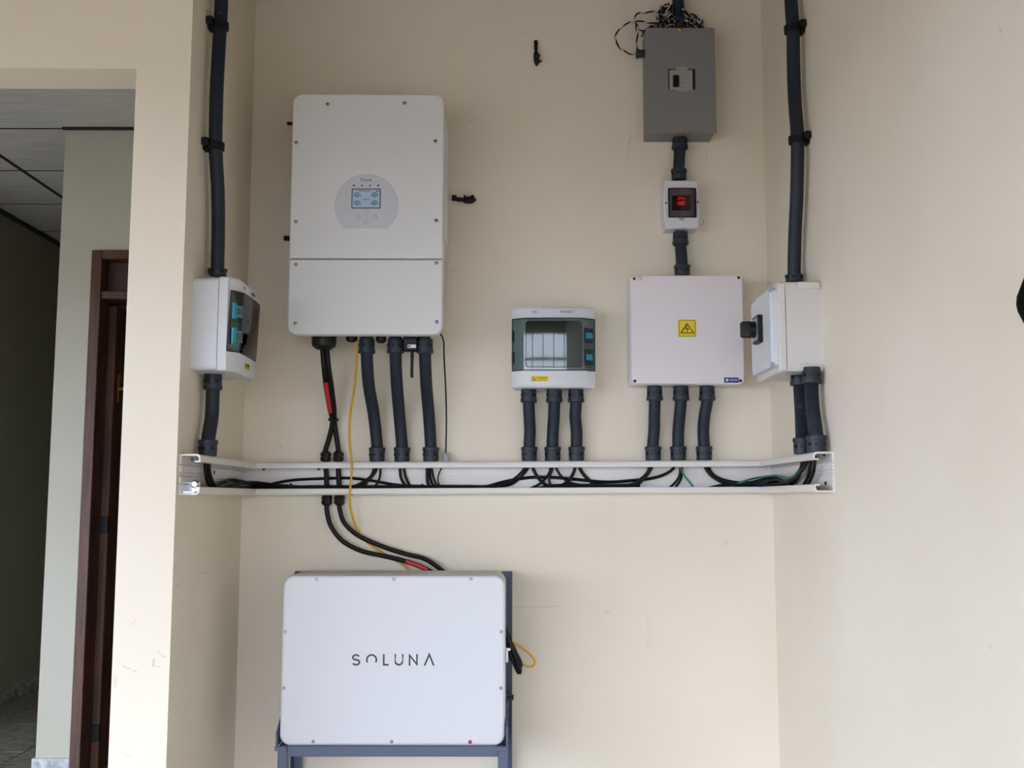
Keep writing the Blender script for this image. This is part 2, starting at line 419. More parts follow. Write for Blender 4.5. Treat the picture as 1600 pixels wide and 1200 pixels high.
# ------------------------------------------------------------------ door into the inner room
d = bpy.data.objects.new('door_1', None); COL.objects.link(d); d.location = (xj, YD, 0); FRAME['door_1'] = (xj, YD, 0)
struct(d, 'reddish wooden door frame with a fanlight, door standing ajar')
fw = .045
MB().bbox((xj, YD - .02, 0), (xj + fw, YD + .14, zj), .003).build('door_jamb', M['wood'], d)
MB().bbox((xj + 1.0 - fw, YD - .02, 0), (xj + 1.0, YD + .14, zj), .003).build('door_jamb', M['wood'], d)
MB().bbox((xj + fw, YD - .02, zj - .04), (xj + 1.0 - fw, YD + .14, zj), .003).build('door_head', M['wood'], d)
zt0, zt1 = PY(180, 468, YD).z, PY(180, 455, YD).z
MB().bbox((xj + fw, YD - .01, zt0), (xj + 1.0 - fw, YD + .14, zt1), .003).build('transom', M['wood'], d)
MB().bbox((xj + fw, YD + .05, zt1), (xj + 1.0 - fw, YD + .075, zj - .04), .002).build('fanlight_panel', M['woodpanel'], d)
# leaf swung into the room, seen nearly edge-on
lx = PY(163, 800, YD + .1).x
lf = MB().bbox((lx - .02, YD + .09, .01), (lx + .022, YD + .92, zt0 - .01), .003).build('door_leaf', M['wood'], d)
for yy in (820, 1145):
    c = PY(162, yy, YD + .09)
    MB().bbox((lx - .022, YD + .08, c.z - .035), (lx + .024, YD + .1, c.z + .035), .002).build('hinge', M['black'], lf)
hc = PY(172, 606, YD + .12)
h = MB().lathe((lx + .02, YD + .16, hc.z), (1, 0, 0), [(0, .008), (.03, .008), (.032, .015), (.05, .016), (.056, .01)]).build('handle', M['brass'], lf)
MB().bbox((lx + .02, YD + .14, hc.z - .06), (lx + .024, YD + .175, hc.z + .06), .001).build('lock_plate', M['brass'], lf)

# ================================================================== cable trunking
zt_ = PY(640, 720.0, YB - .05).z; zb_ = PY(640, 772.5, YB - .05).z
TH = zt_ - zb_; TD = .05
print('trunk height', TH, zb_)
def zslope(x): return .005 * x
prof = [(0, 0), (.041, 0), (.046, .0015), (.049, .005), (.05, .01), (.05, .0185), (.048, .0195), (.0365, .0195), (.0365, .016), (.046, .016), (.046, .010), (.044, .006), (.041, .0045),
        (.0055, .0045), (.0055, .024), (.0008, .0242), (.0008, .0272), (.0055, .0274), (.0055, TH * .44), (.0008, TH * .44 + .0002), (.0008, TH * .44 + .0032), (.0055, TH * .44 + .0034)]
half = prof + []
prof = half + [(dd, TH - z) for dd, z in reversed(half)]
YL0 = XL * F / (282 - VPX) ; YR0 = XR * F / (1303 - VPX)
tr = thing('cable_trunking', 'open white plastic cable trunking running round all three alcove walls, full of black wires', 'cable trunking', (0, YB, zb_))
def zz(x, z): return zb_ + z + zslope(x)
MB().loft([[(XL + dd, YL0, zz(XL, z)) for dd, z in prof], [(XL + dd, YB - dd, zz(XL, z)) for dd, z in prof]]).build('channel', M['trunk'], tr, ang=25)['label'] = 'channel length on the left wall'
MB().loft([[(XL + dd, YB - dd, zz(XL, z)) for dd, z in prof], [(XR - dd, YB - dd, zz(XR, z)) for dd, z in prof]]).build('channel', M['trunk'], tr, ang=25)['label'] = 'long channel length on the back wall'
MB().loft([[(XR - dd, YB - dd, zz(XR, z)) for dd, z in prof], [(XR - dd, YR0, zz(XR, z)) for dd, z in prof]]).build('channel', M['trunk'], tr, ang=25)['label'] = 'channel length on the right wall'
dot = proto(MB().lathe((0, 0, 0), (0, -1, 0), [(0, .004), (.003, .004), (.0045, .002)], 10), 'screw', M['screw_dark'])
for x, y in ((412, 733), (498, 733), (455, 757), (1180, 722), (660, 758)):
    inst('screw', dot, tr, PY(x, y, YB - .0054))
for x, y in ((299, 718), (334, 738), (299, 762)):
    MB().lathe(PX(x, y, XL + .0052), (1, 0, 0), [(0, .005), (.003, .005), (.0045, .002)], 10).build('screw', M['screw'], tr)
for x, y in ((1289, 710), (1291, 755)):
    MB().lathe(PX(x, y, XR - .0052), (-1, 0, 0), [(0, .005), (.003, .005), (.0045, .002)], 10).build('screw', M['screw_dark'], tr)
# zinc bracket at the left end
p = PX(306, 757, XL + .03)
b = MB(); b.bbox((XL + .004, YL0 + .01, zz(XL, .005)), (XL + .036, YL0 + .06, zz(XL, .009)), .001); b.bbox((XL + .004, YL0 + .05, zz(XL, .005)), (XL + .036, YL0 + .054, zz(XL, .032)), .001)
b.lathe((XL + .026, YL0 + .05, zz(XL, .026)), (0, -1, 0), [(0, .011), (.004, .011), (.006, .008), (.012, .008), (.013, .006)], 12)
b.build('end_bracket', M['chrome'], tr)['label'] = 'shiny zinc end bracket'
# black glands where the battery cables pass
def gland(p0, down, r=.0155, L=.03, m='black', name='cable_gland', parent=None):
    pr = [(0, r * .8), (L * .15, r), (L * .4, r), (L * .42, r * .88), (L * .5, r * .88), (L * .52, r), (L * .8, r), (L, r * .62)]
    return MB().lathe(p0, (0, 0, -1 if down else 1), pr, 8 if m == 'black' else 14).build(name, M[m], parent)
GX = [508.5, 528.5]; YG = YB - .026
for x in GX:
    gland(PY(x, 721, YG), False, parent=tr)
    q = PY(x + 2, 772, YG); q.z = zz(q.x, 0) ; gland(q, True, parent=tr)
g = PY(697, 720, YG); g.z = zz(g.x, TH); gland(g, False, r=.0115, L=.026, m='gland', parent=tr)

# ================================================================== conduits
def collar(p, dirv, parent, R=.0232, L=.041, notch=True):
    """snap-on coupling: body against the box, flange towards the tube"""
    c = MB().lathe(p, dirv, [(0, R * .93), (L * .1, R * .96), (L * .72, R * .98), (L * .74, R * 1.05), (L * .96, R * 1.05), (L, R * .98)], 24).build('coupling', M['collar'], parent)
    if notch:
        dv = Vector(dirv).normalized(); q = Vector(p) + dv * L * .48
        for ang in (-62, -18, 40):
            n = Vector((math.sin(math.radians(ang)), -math.cos(math.radians(ang)), 0)); t = Vector((n.y * -1, n.x, 0)); z = Vector((0, 0, 1))
            o = q + n * R * .94
            lp = [o + t * a + z * bb for a, bb in ((-.0045, -.004), (.0045, -.004), (.0045, .004), (-.0045, .004))]
            MB().loft([lp, [v + n * .0022 for v in lp]]).build('clip_window', M['black'], c, smooth=False)
    return c
def conduit(label, pts, top=True, bottom=True, r=.0178, group='slate grey flexible conduits', Lt=.041, Lb=.041, rib=.0008):
    """pts from top to bottom, the couplings lie on the first and last stretch"""
    pts = [Vector(p) for p in pts]
    if not top: pts[0].z = ZR                                     # runs up to the porch ceiling
    t = thing('flexible_conduit', label, 'conduit', pts[-1], group)
    path = spline(pts, .0022)
    MB().tube(path, r, 16, rib=rib).build('tube', M['conduit'], t, ang=60)
    if top: collar(pts[0], (0, 0, -1), t, L=Lt)
    if bottom: collar(pts[-1], (0, 0, 1), t, L=Lb)
    return t
YI = 2.985                                                    # depth of the inverter glands
ztop = zz(0, TH)
def into_trunk(x):
    q = PY(x, 720, YB - .026); q.z = zz(q.x, TH) + .0005; return q
def conduit_back(label, xs, y0, Y0):
    """xs = pixel x at y0, y0+22, 1/3, 2/3, 697, trunk"""
    q = into_trunk(xs[-1]); ys = [y0, y0 + 22, y0 + 22 + (675 - y0) * .33, y0 + 22 + (675 - y0) * .66, 697]
    Y1 = YB - .026
    dep = [Y0, Y0, Y0 + (Y1 - Y0) * .35, Y0 + (Y1 - Y0) * .8, Y1]
    pts = [PY(x, y, D) for x, y, D in zip(xs, ys, dep)] + [q]
    pts[0].x = pts[1].x; pts[-2].x = pts[-1].x; pts[-2].y = q.y; pts[-2].z = q.z + .043
    return conduit(label, pts)
conduit_back('leftmost thick grey conduit under the large white inverter, bending right into the trunking', [573, 573, 576, 584, 589, 589], 530, YI)
conduit_back('middle of the three grey conduits under the large white inverter', [618, 618, 620, 624, 628, 628], 530, YI)
conduit_back('rightmost grey conduit under the large white inverter, next to the small antenna', [663, 664, 666, 670, 673, 673], 530, YI)
for lb, xs in (('left grey conduit under the smoked-window breaker box on the back wall', [826, 826, 827, 828, 827, 827]),
               ('middle grey conduit under the smoked-window breaker box on the back wall', [866, 866, 865.5, 864, 863.5, 863.5]),
               ('right grey conduit under the smoked-window breaker box on the back wall', [900, 900, 899, 901, 901, 901])):
    conduit_back(lb, xs, 607, YB - .045)
for lb, xs in (('left grey conduit under the square white box with the warning sign', [1024, 1023, 1022.5, 1022, 1020.5, 1020.5]),
               ('middle grey conduit under the square white box with the warning sign', [1064, 1064, 1062, 1060, 1060, 1060]),
               ('right kinked grey conduit under the square white box with the warning sign', [1105, 1105, 1101, 1099, 1100.5, 1100.5])):
    conduit_back(lb, xs, 604, YB - .05)
# short ones in the meter column
def short(label, a, b, Ya, Yb_):
    p0 = PY(*a, Ya); p1 = PY(*b, Yb_)
    pts = [p0, p0 - Vector((0, 0, .03)), p1 + Vector((0, 0, .03)), p1]
    return conduit(label, pts, Lt=.038, Lb=.032)
short('short dark conduit between the grey steel breaker box and the small meter', (1062, 214), (1061, 281), YB - .035, YB - .035)
short('short dark conduit between the small meter and the square white box', (1063, 363), (1066, 431), YB - .035, YB - .04)
conduit('dark conduit rising out of the top of the grey steel breaker box', [PY(1056, -60, YB - .04), PY(1057, -20, YB - .04), PY(1060, 10, YB - .04), PY(1061, 46, YB - .04)], top=False, Lb=.03)
# side wall conduits with clips
def side_conduit(label, pl, X, **k): return conduit(label, [PX(x, y, X) for x, y in pl], **k)
XLc, XRc = XL + .03, XR - .03
def wall_end(x, X, z):
    q = PX(x, 700, X); q.z = z; return q
zl = zz(XL, TH)
side_conduit('tall dark conduit climbing the left alcove wall to the top of the picture', [(347, -60), (346, 0), (344, 40), (340, 110), (338, 160), (337, 228), (340.5, 300), (341, 360), (340, 410), (340, 431)], XLc, top=False, Lb=.018)
side_conduit('tall dark conduit climbing the right alcove wall to the top of the picture', [(1233, -60), (1236, 0), (1239, 45), (1240, 110), (1242, 160), (1246, 218), (1245, 300), (1242, 370), (1241, 415), (1241, 440)], XRc, top=False, Lb=.018)
q0 = PX(333, 584, XLc); q1 = wall_end(325, XLc, zl)
conduit('single grey conduit below the smoked-window breaker box on the left wall', [q0, PX(332.5, 610, XLc), PX(331, 650, XLc), q1 + Vector((0, 0, .042)), q1])
zr = zz(XR, TH)
q0 = PX(1267.5, 574, XRc); q1 = wall_end(1276, XRc, zr)
conduit('nearer of the two ribbed conduits under the rotary switch box on the right wall', [q0, PX(1268, 602, XRc), PX(1270, 640, XRc), q1 + Vector((0, 0, .042)), q1], rib=.0015)
q0 = PX(1249, 578, XRc - .004); q1 = wall_end(1254, XRc - .004, zr)
conduit('farther of the two ribbed conduits under the rotary switch box on the right wall', [q0, PX(1250, 605, XRc - .004), PX(1252, 640, XRc - .004), q1 + Vector((0, 0, .042)), q1], rib=.0015)

def clip(label, c, side):
    """saddle clip: band round the pipe, lug to the wall; side = -1 left wall, 1 right wall"""
    t = thing('conduit_clip', label, 'clip', c, 'black clips holding the tall conduits')
    n = 20; R0, R1, hh = .0182, .0225, .0115
    b = MB(); loops = []
    for k in range(n):
        a = 2 * math.pi * k / n
        ca, sa = math.cos(a), math.sin(a)
        loops.append([(c.x + ca * r, c.y + sa * r, c.z + z) for r, z in ((R0, -hh), (R1, -hh * .8), (R1, hh * .8), (R0, hh))])
    loops.append(loops[0])
    b.loft(loops, cap=False).build('band', M['conduit_dark'], t)
    MB().bbox((c.x + side * .012, c.y - .03, c.z - .004), (c.x + side * .0295, c.y - .012, c.z + .016), .002).build('lug', M['conduit_dark'], t)
    MB().bbox((c.x + side * .02, c.y - .014, c.z - .012), (c.x + side * .0298, c.y + .016, c.z + .012), .002).build('base', M['conduit_dark'], t)
    return t
clip('upper black clip on the tall left conduit', PX(344, 41, XLc), -1)
clip('lower black clip on the tall left conduit', PX(337, 229, XLc), -1)
clip('upper black clip on the tall right conduit', PX(1238.5, 46, XRc), 1)
clip('lower black clip on the tall right conduit', PX(1245.5, 219, XRc), 1)

# ================================================================== inverter
YV = 2.89                                                      # front of the cover
a, b_ = PY(453, 147, YV), PY(693, 523, YV)
x0, x1, z1, z0 = PY(453, 340, YV).x, PY(692.3, 340, YV).x, PY(572, 146.5, YV).z, PY(572, 523, YV).z
zs = PY(572, 404.5, YV).z
cx, w = (x0 + x1) / 2, x1 - x0
inv = thing('hybrid_inverter', 'large white wall-hung inverter with round keypad and small screen, upper left of the alcove', 'inverter', (cx, YB, z0))
MB().rplate(cx, (z0 + .05 + z1 - .012) / 2, w - .012, z1 - .012 - z0 - .05, .02, [(0, YV + .026), (0, YB - .012)]).build('housing', M['white'], inv)
# cooling fins on both sides
fin = proto(MB().bbox((-.0045, -.0035, -.17), (.0045, .0035, .17), .001), 'cooling_fin', M['white'])
for sgn in (-1, 1):
    for k in range(9):
        inst('cooling_fin', fin, inv, (cx + sgn * (w / 2 - .003), YV + .05 + k * .019, (z0 + z1) / 2 + .12))
def cover(za, zb, rt, rbm, name):
    """front cover with its own corner radii at top and bottom"""
    def lp(ins, y):
        pts = []
        for qx, zc_, r, a0, s in ((1, zb, rt, 0, 1), (-1, zb, rt, 90, 1), (-1, za, rbm, 180, -1), (1, za, rbm, 270, -1)):
            rr = max(r - ins, .0005)
            for i in range(7):
                an = math.radians(a0 + 90 * i / 6)
                pts.append((cx + qx * (w / 2 - ins - rr) + rr * math.cos(an), y, zc_ - s * (ins + rr) + rr * math.sin(an)))
        return pts
    return MB().loft([lp(0, YV + .032), lp(0, YV + .004), lp(.0012, YV + .0012), lp(.004, YV)]).build(name, M['white'], inv)
up_c = cover(zs + .0016, z1, .027, .002, 'upper_cover'); lo_c = cover(z0, zs - .0016, .002, .025, 'lower_cover')
MB().bbox((x0 + .004, YV + .006, zs - .004), (x1 - .004, YV + .03, zs + .004), .001).build('seam', M['seam'], inv)
scr = proto(MB().lathe((0, 0, 0), (0, -1, 0), [(0, .0052), (.0018, .0052), (.0026, .004), (.0026, .0022), (.0012, .002)], 14), 'screw', M['screw'])
scrb = proto(MB().lathe((0, 0, 0), (0, -1, 0), [(0, .0052), (.0018, .0052), (.0026, .004), (.0026, .0022), (.0012, .002)], 14), 'screw_blue', M['bluescrew'])
for x, y in ((512, 163), (632, 161.5), (463, 223), (680.5, 221), (462.5, 346.5), (681.5, 345)): inst('screw', scr, up_c, PY(x, y, YV))
for x, y in ((462.5, 413.5), (682, 411), (462, 505.5)): inst('screw', scr, lo_c, PY(x, y, YV))
inst('screw', scrb, lo_c, PY(682.5, 503, YV))['label'] = 'bluish screw'
# keypad
pc = PY(572.5, 321, YV); pr_ = 51.0 * YV / F; zcut = PY(572, 357, YV).z - pc.z
arc = []
a0 = math.asin(zcut / pr_)
for i in range(49):
    an = a0 + (math.pi - 2 * a0) * i / 48
    arc.append((pc.x + pr_ * math.cos(an), pc.z + pr_ * math.sin(an)))
def off(poly, k): return [(pc.x + (x - pc.x) * k, pc.z + (z - pc.z) * k) for x, z in poly]
kp = MB().loft([[(x, YV + .001, z) for x, z in arc], [(x, YV - .0008, z) for x, z in arc], [(x, YV - .0014, z) for x, z in off(arc, .985)]]).build('keypad', M['panelgrey'], inv)
sx0, sx1 = PY(549.5, 310, YV).x, PY(595, 310, YV).x; sz0, sz1 = PY(572, 326, YV).z, PY(572, 295, YV).z
yk = YV - .0014
MB().bbox((sx0, yk - .0008, sz0), (sx1, yk + .001, sz1), .0003).build('screen_frame', M['lcdframe'], kp)
sc_ = MB().box((sx0 + .0028, yk - .0012, sz0 + .0028), (sx1 - .0028, yk - .0004, sz1 - .0028)).build('screen', M['lcd'], kp, smooth=False)
icons = MB()
for ix, iy in ((558, 306), (585.5, 306), (558, 318.5), (585.5, 318.5)):
    c = PY(ix, iy, yk)
    icons.strokes([[(c.x + .0085 * math.cos(math.radians(t)), c.z + .0085 * math.sin(math.radians(t))) for t in range(-25, 206, 15)]], .0022, yk - .0016, yk - .001)
    icons.strokes([[(c.x + .0035 * math.cos(math.radians(t)), c.z + .0035 * math.sin(math.radians(t))) for t in range(0, 361, 40)]], .0025, yk - .0016, yk - .001)
c = PY(572, 312, yk); icons.strokes([[(c.x - .009, c.z), (c.x + .009, c.z)]], .0015, yk - .0015, yk - .001)
c = PY(570, 298.5, yk); icons.strokes([[(c.x - .018, c.z), (c.x + .016, c.z)]], .0018, yk - .0015, yk - .001)
c = PY(590, 299, yk); icons.strokes([[(c.x - .004, c.z), (c.x + .004, c.z)]], .003, yk - .0015, yk - .001)
icons.build('screen_icons', M['lcdink'], kp, smooth=False)
c = PY(572, 281, yk); text(MB(), 'Deye', c.x, c.z, yk - .0003, .0155, .031).build('lettering', M['logo'], kp, smooth=False)
for k, x in enumerate((553, 565.8, 578.2, 591)):
    MB().lathe(PY(x, 290, yk), (0, -1, 0), [(0, .0026), (.0008, .0026), (.0012, .0018)], 12).build('indicator_light', M['led' if k in (1, 2) else 'leddark'], kp)
for x, y, sy in ((572, 331.5, '^'), (559.5, 339, '<'), (585.5, 339, '>'), (572, 346.5, 'v')):
    c = PY(x, y, yk); s = .0068
    bt = MB().rplate(c.x, c.z, 2 * s, 2 * s, .003, [(0, yk + .0003), (0, yk - .0004), (.001, yk - .0007)]).build('button', M['paleblue'], kp)
    MB().rplate(c.x, c.z, 2 * s - .003, 2 * s - .003, .002, [(0, yk - .0004), (0, yk - .0009)]).build('button_face', M['panelgrey'], bt)
    dx, dz = {'^': (0, 1), 'v': (0, -1), '<': (-1, 0), '>': (1, 0)}[sy]
    MB().strokes([[(c.x - dz * .003 - dx * .0015, c.z + dx * .003 - dz * .0015), (c.x + dx * .002, c.z + dz * .002), (c.x + dz * .003 - dx * .0015, c.z - dx * .003 - dz * .0015)]], .0012, yk - .0013, yk - .0008).build('arrow', M['paleblue'], bt, smooth=False)
# glands underneath
def stub(x, y0, y1, rpx, name='cable_gland', taper=True, Y=YI, lab=None):
    t = PY(x, y0, Y); bt = PY(x, y1, Y); r = rpx * Y / F; L = t.z - bt.z
    ztop_ = z0 + .051
    H = ztop_ - bt.z
    pr = [(0, r * .9), (H - L * .98, r * .9), (H - L * .95, r), (H - L * .45, r), (H - L * .2, r * .93), (H, r * (.6 if taper else .95))]
    o = MB().lathe((t.x, t.y, ztop_), (0, 0, -1), pr, 18).build(name, M['black'], inv)
    if lab: o['label'] = lab
stub(506.5, 524, 546, 19.5, lab='large black battery cable gland')
stub(549.5, 524, 534.5, 9); stub(595.5, 524, 536, 8.2)
for x in (573, 618, 663): stub(x, 524, 531, 10, 'conduit_adapter', False)

# ------------------------------------------------------------------ dongle with antenna
c = PY(642.5, 536, YI - .01)
dg_ = thing('wifi_dongle', 'small black plug-in dongle with stub antenna under the large inverter', 'dongle', PY(643, 590, YI - .01))
zt_d = z0 + .051
MB().bbox((PY(631, 536, YI).x, YI - .02, PY(642, 549, YI - .01).z), (PY(653, 536, YI).x, YI + .012, zt_d), .003).build('body', M['black'], dg_)
p0, p1 = PY(644, 548, YI - .006), PY(643.5, 590, YI - .006)
MB().tube([p0, p0.lerp(p1, .5), p1], .0045, 10, radii=[.005, .0043, .0043]).build('antenna', M['black'], dg_)
l0, l1 = PY(637, 538.5, YI - .0205), PY(650, 543.5, YI - .0205)
st = MB().box((l0.x, YI - .0212, l1.z), (l1.x, YI - .02, l0.z)).build('sticker', M['sticker'], dg_, smooth=False)
MB().box((l0.x + .002, YI - .0215, l1.z + .002), (l0.x + .008, YI - .021, l0.z - .002)).build('sticker_print', M['blue'], st, smooth=False)

# ================================================================== cables at the inverter
def cable(name, label, cat, pts, r, m='cable', group=None, bands=(), n=10, step=.006):
    path = spline(pts, step)
    if not bands:
        return tag(MB().tube(path, r, n).build(name, M[m], None), label, cat, group)
    t = thing(name, label, cat, path[-1], group)
    MB().tube(path, r, n).build('sheath', M[m], t)
    for p0, p1, mm, nm in bands:
        sub = [p for p in path if p1 <= p.z <= p0]
        MB().tube(sub, r * 1.12, n).build(nm, M[mm], t)
    return t
za = lambda y: PY(520, y, YB - .05).z
YC = YB - .03
cable('battery_cable', 'thick black cable with red tape dropping from the large inverter to the trunking', 'cable',
      [PY(504, 542, YI), PY(506, 570, YI), PY(510, 605, YI + .04), PY(516, 640, YI + .08), PY(519.5, 660, YG - .01), PY(514, 685, YG), PY(508.5, 703, YG), PY(508.5, 715, YG), PY(510, 742, YG), PY(510.5, 765, YG), PY(511, 785, YG)], .0074,
      group='battery cables', bands=[(za(599), za(645), 'red', 'red_tape')])
cable('battery_cable', 'thick all-black cable dropping from the large inverter to the trunking', 'cable',
      [PY(510.5, 542, YI), PY(513, 570, YI), PY(518, 605, YI + .04), PY(522, 640, YI + .08), PY(522.5, 660, YG), PY(526, 685, YG), PY(528.5, 703, YG), PY(528.5, 715, YG), PY(529, 742, YG), PY(530, 765, YG), PY(530.5, 785, YG)], .0074, group='battery cables')
tie = MB(); tc = PY(521, 655.5, YG - .004)
tie.lathe(tc + Vector((0, 0, .004)), (0, 0, -1), [(0, .0135), (.001, .0155), (.007, .0155), (.008, .0135)], 16)
tag(tie.build('cable_tie', M['black']), 'black tie pinching the two thick battery cables together', 'cable tie')
cable('battery_cable', 'lower thick black cable with red tape sweeping from the trunking behind the battery', 'cable',
      [PY(510.5, 787, YG), PY(511, 800, YG), PY(517, 822, YC), PY(535, 845, YC), PY(565, 861, YC), PY(605, 870, YC), PY(640, 879, YC), PY(668, 890.5, YC), PY(690, 905, YC), PY(700, 930, YC)], .0068,
      group='battery cables', bands=[(za(877), za(892), 'red', 'red_tape')])
cable('battery_cable', 'upper thick black cable sweeping from the trunking behind the battery', 'cable',
      [PY(530, 787, YG), PY(531, 797, YG), PY(538, 817, YC), PY(560, 837, YC), PY(600, 855, YC), PY(635, 866, YC), PY(665, 874, YC), PY(690, 891, YC), PY(705, 908, YC), PY(712, 930, YC)], .0068, group='battery cables')
YY = YB - .058
cable('yellow_cable', 'thin yellow cable hanging from the inverter, across the trunking, down behind the battery', 'cable',
      [PY(555, 531, YI), PY(557, 545, YI), PY(557, 570, YI + .02), PY(554, 605, YI + .05), PY(548, 645, YY), PY(546, 680, YY), PY(549, 718, YY), PY(549, 745, YY), PY(546.5, 772, YY), PY(548, 795, YY), PY(557, 825, YB - .02), PY(572, 846, YB - .012), PY(600, 866, YB - .012), PY(625, 880, YB - .012), PY(640, 893, YB - .012), PY(648, 915, YB - .012)], .0033, 'yellow', step=.008)
cable('sensor_cable', 'thin black lead from the lower right corner of the inverter to a grey gland', 'cable',
      [PY(686, 519, YI), PY(689, 523, YI), PY(693, 533, YI), PY(694, 560, YI + .02), PY(696.5, 610, YI + .06), PY(697.5, 660, YG), PY(696.5, 708, YG), PY(696, 722, YG), PY(690, 731, YG), PY(684.5, 745, YG), PY(686, 757, YG), PY(696, 763, YG), PY(720, 765, YG)], .0022)

# ================================================================== wires lying in the trunking
rnd = random.Random(4)
def back(pl, Y): return [PY(x, min(y, 761.5 - (x - 400) * .0045) if 0 < i < len(pl) - 1 or y < 764 else y + 1, Y) for i, (x, y) in enumerate(pl)]
WG = 'black wires in the trunking'
def wire(label, pts, r=.0034, m='cable', group=WG): cable('wire', label, 'wire', pts, r * 1.15, m, group, n=8, step=.008)
D1, D2, D3 = YB - .014, YB - .024, YB - .034
LX = XL + .022
def lw(pl, X=LX): return [PX(x, y, X) for x, y in pl]
wire('nearest of the wires dropping from the left wall conduit, running to the inverter', lw([(321, 718), (322, 738), (327, 756), (343, 764)]) + back([(392, 762), (440, 766), (500, 767), (545, 766), (566, 757), (581, 743), (586, 728), (587, 716)], D2), .0048)
wire('wire from the left wall conduit looping up at the left alcove corner', lw([(324, 718), (325, 738), (333, 757), (350, 753), (364, 750)], LX - .008) + back([(400, 757), (440, 762), (500, 765), (548, 761), (570, 752), (584, 740), (589, 726), (590, 716)], D1), .0045)
wire('wire from the left wall conduit lying low behind the trunking edge', lw([(326, 718), (328, 742), (338, 760), (356, 763)], LX + .008) + back([(402, 766), (470, 767), (540, 767), (600, 767), (660, 767), (720, 767)], D3), .0045)
wire('single wire arching over the others below the inverter battery cables', back([(395, 764), (430, 755), (460, 750), (500, 748), (545, 747), (580, 751), (615, 757), (645, 763), (690, 766)], D1), .0036)
wire('wire slack on the trunking floor at the left corner', lw([(345, 764), (362, 757)]) + back([(395, 754), (430, 758), (470, 764), (520, 766)], D2), .0042)
wire('thin wire hooking left under the leftmost inverter conduit', back([(594, 716), (594.5, 730), (593.5, 745), (588, 757), (580, 765)], D2), .003)
wire('left wire from the middle inverter conduit', back([(624, 716), (625, 732), (627, 748), (637, 761), (660, 765), (720, 767), (780, 767)], D2), .0038)
wire('right wire from the middle inverter conduit', back([(630, 716), (631, 732), (635, 748), (643, 760), (665, 765), (700, 766)], D1), .0034)
wire('left wire from the rightmost inverter conduit', back([(668, 716), (667.5, 735), (668, 752), (673, 766)], D2), .0042)
wire('middle wire from the rightmost inverter conduit', back([(671, 716), (671, 735), (674, 753), (682, 765), (720, 767)], D1), .0034)
wire('right wire from the rightmost inverter conduit', back([(674, 716), (675, 735), (680, 753), (690, 765), (740, 766), (800, 767)], D3), .0034)
wire('outer left wire from the left conduit of the smoked-window box', back([(824, 716), (820, 731), (806, 746), (785, 758), (755, 763), (720, 765), (690, 766)], D2), .0034)
wire('inner left wire from the left conduit of the smoked-window box', back([(827, 716), (825, 731), (812, 747), (795, 758), (770, 764), (735, 767)], D1), .0034)
wire('right wire from the left conduit of the smoked-window box', back([(830, 716), (833, 732), (842, 748), (856, 759), (875, 764), (910, 766)], D2), .0044)
wire('left wire from the middle conduit of the smoked-window box', back([(861, 716), (860, 733), (853, 747), (840, 758), (822, 765)], D1), .0032)
wire('straight wire from the middle conduit of the smoked-window box', back([(864, 716), (863, 733), (858, 748), (861, 758), (872, 765)], D2), .0034)
wire('right wire from the middle conduit of the smoked-window box', back([(867, 716), (870, 733), (880, 747), (896, 756), (925, 761), (960, 763)], D3), .0034)
wire('left wire from the right conduit of the smoked-window box', back([(899, 716), (898, 733), (890, 749), (876, 760), (850, 765)], D2), .0044)
wire('right wire from the right conduit of the smoked-window box', back([(903, 716), (906, 732), (916, 746), (930, 756), (955, 761), (1000, 763)], D1), .0046)
wire('long wire arching between the smoked-window box and the square white box', back([(762, 762), (795, 751), (830, 746), (865, 746), (900, 749), (945, 753), (985, 751), (1020, 747), (1043, 739), (1054, 729), (1056, 716)], D1), .004)
wire('wire on the trunking floor below the gap between the two back-wall boxes', back([(815, 767), (870, 764), (930, 762), (985, 758), (1003, 748), (1014, 735), (1018, 716)], D3), .005)
wire('wire from the left conduit of the square white box', back([(1021, 716), (1017, 732), (1006, 747), (992, 757), (960, 761), (900, 763), (860, 766)], D2), .0048)
wire('short left-hand wire from the middle conduit of the square white box', back([(1062, 716), (1063, 733), (1061, 745), (1053, 756), (1040, 766)], D2), .0032)
wire('short right-hand wire from the middle conduit of the square white box', back([(1065, 716), (1065.5, 735), (1064, 748), (1058, 758), (1050, 766)], D1), .0032)
wire('thin green wire under the middle conduit of the square white box', back([(1062, 716), (1064, 731), (1069, 743), (1078, 754), (1087, 766)], D3), .0024, 'green', 'green wires in the trunking')
rw = lambda pl, X=XR - .022: [PX(x, y, X) for x, y in pl]
wire('nearest thick wire from the right conduit of the square white box', back([(1100, 716), (1104, 732), (1114, 744), (1130, 753), (1152, 759), (1178, 761)], D2) + rw([(1216, 757), (1236, 751), (1249, 738), (1256, 722), (1258, 712)]), .0055)
wire('thinner wire beside it from the right conduit of the square white box', back([(1103, 716), (1109, 735), (1122, 747), (1150, 754), (1180, 754)], D1) + rw([(1215, 751), (1235, 755), (1248, 744), (1253, 725), (1255, 712)], XR - .016), .0042)
wire('wire lying flat towards the right alcove corner', back([(1090, 766), (1130, 765), (1165, 761), (1182, 757)], D3) + rw([(1212, 749), (1228, 754), (1243, 746), (1258, 728), (1261, 712)], XR - .03), .004)
wire('wire in the tangle at the right alcove corner', back([(1135, 762), (1160, 757), (1180, 752)], D1) + rw([(1208, 746), (1224, 753), (1238, 757)], XR - .014), .0036)
wire('middle wire dropping inside the right end of the trunking', rw([(1266, 708), (1266, 725), (1263, 743), (1255, 760)]), .0042)
wire('wire nearest the open right end of the trunking', rw([(1272, 706), (1272.5, 725), (1269, 743), (1260, 760)], XR - .026), .0042)
wire('green wire curving round the right alcove corner', back([(1137, 764), (1152, 756), (1172, 749), (1186, 746)], D3) + rw([(1212, 743), (1228, 747), (1240, 744), (1249, 733)], XR - .034), .0026, 'green', 'green wires in the trunking')

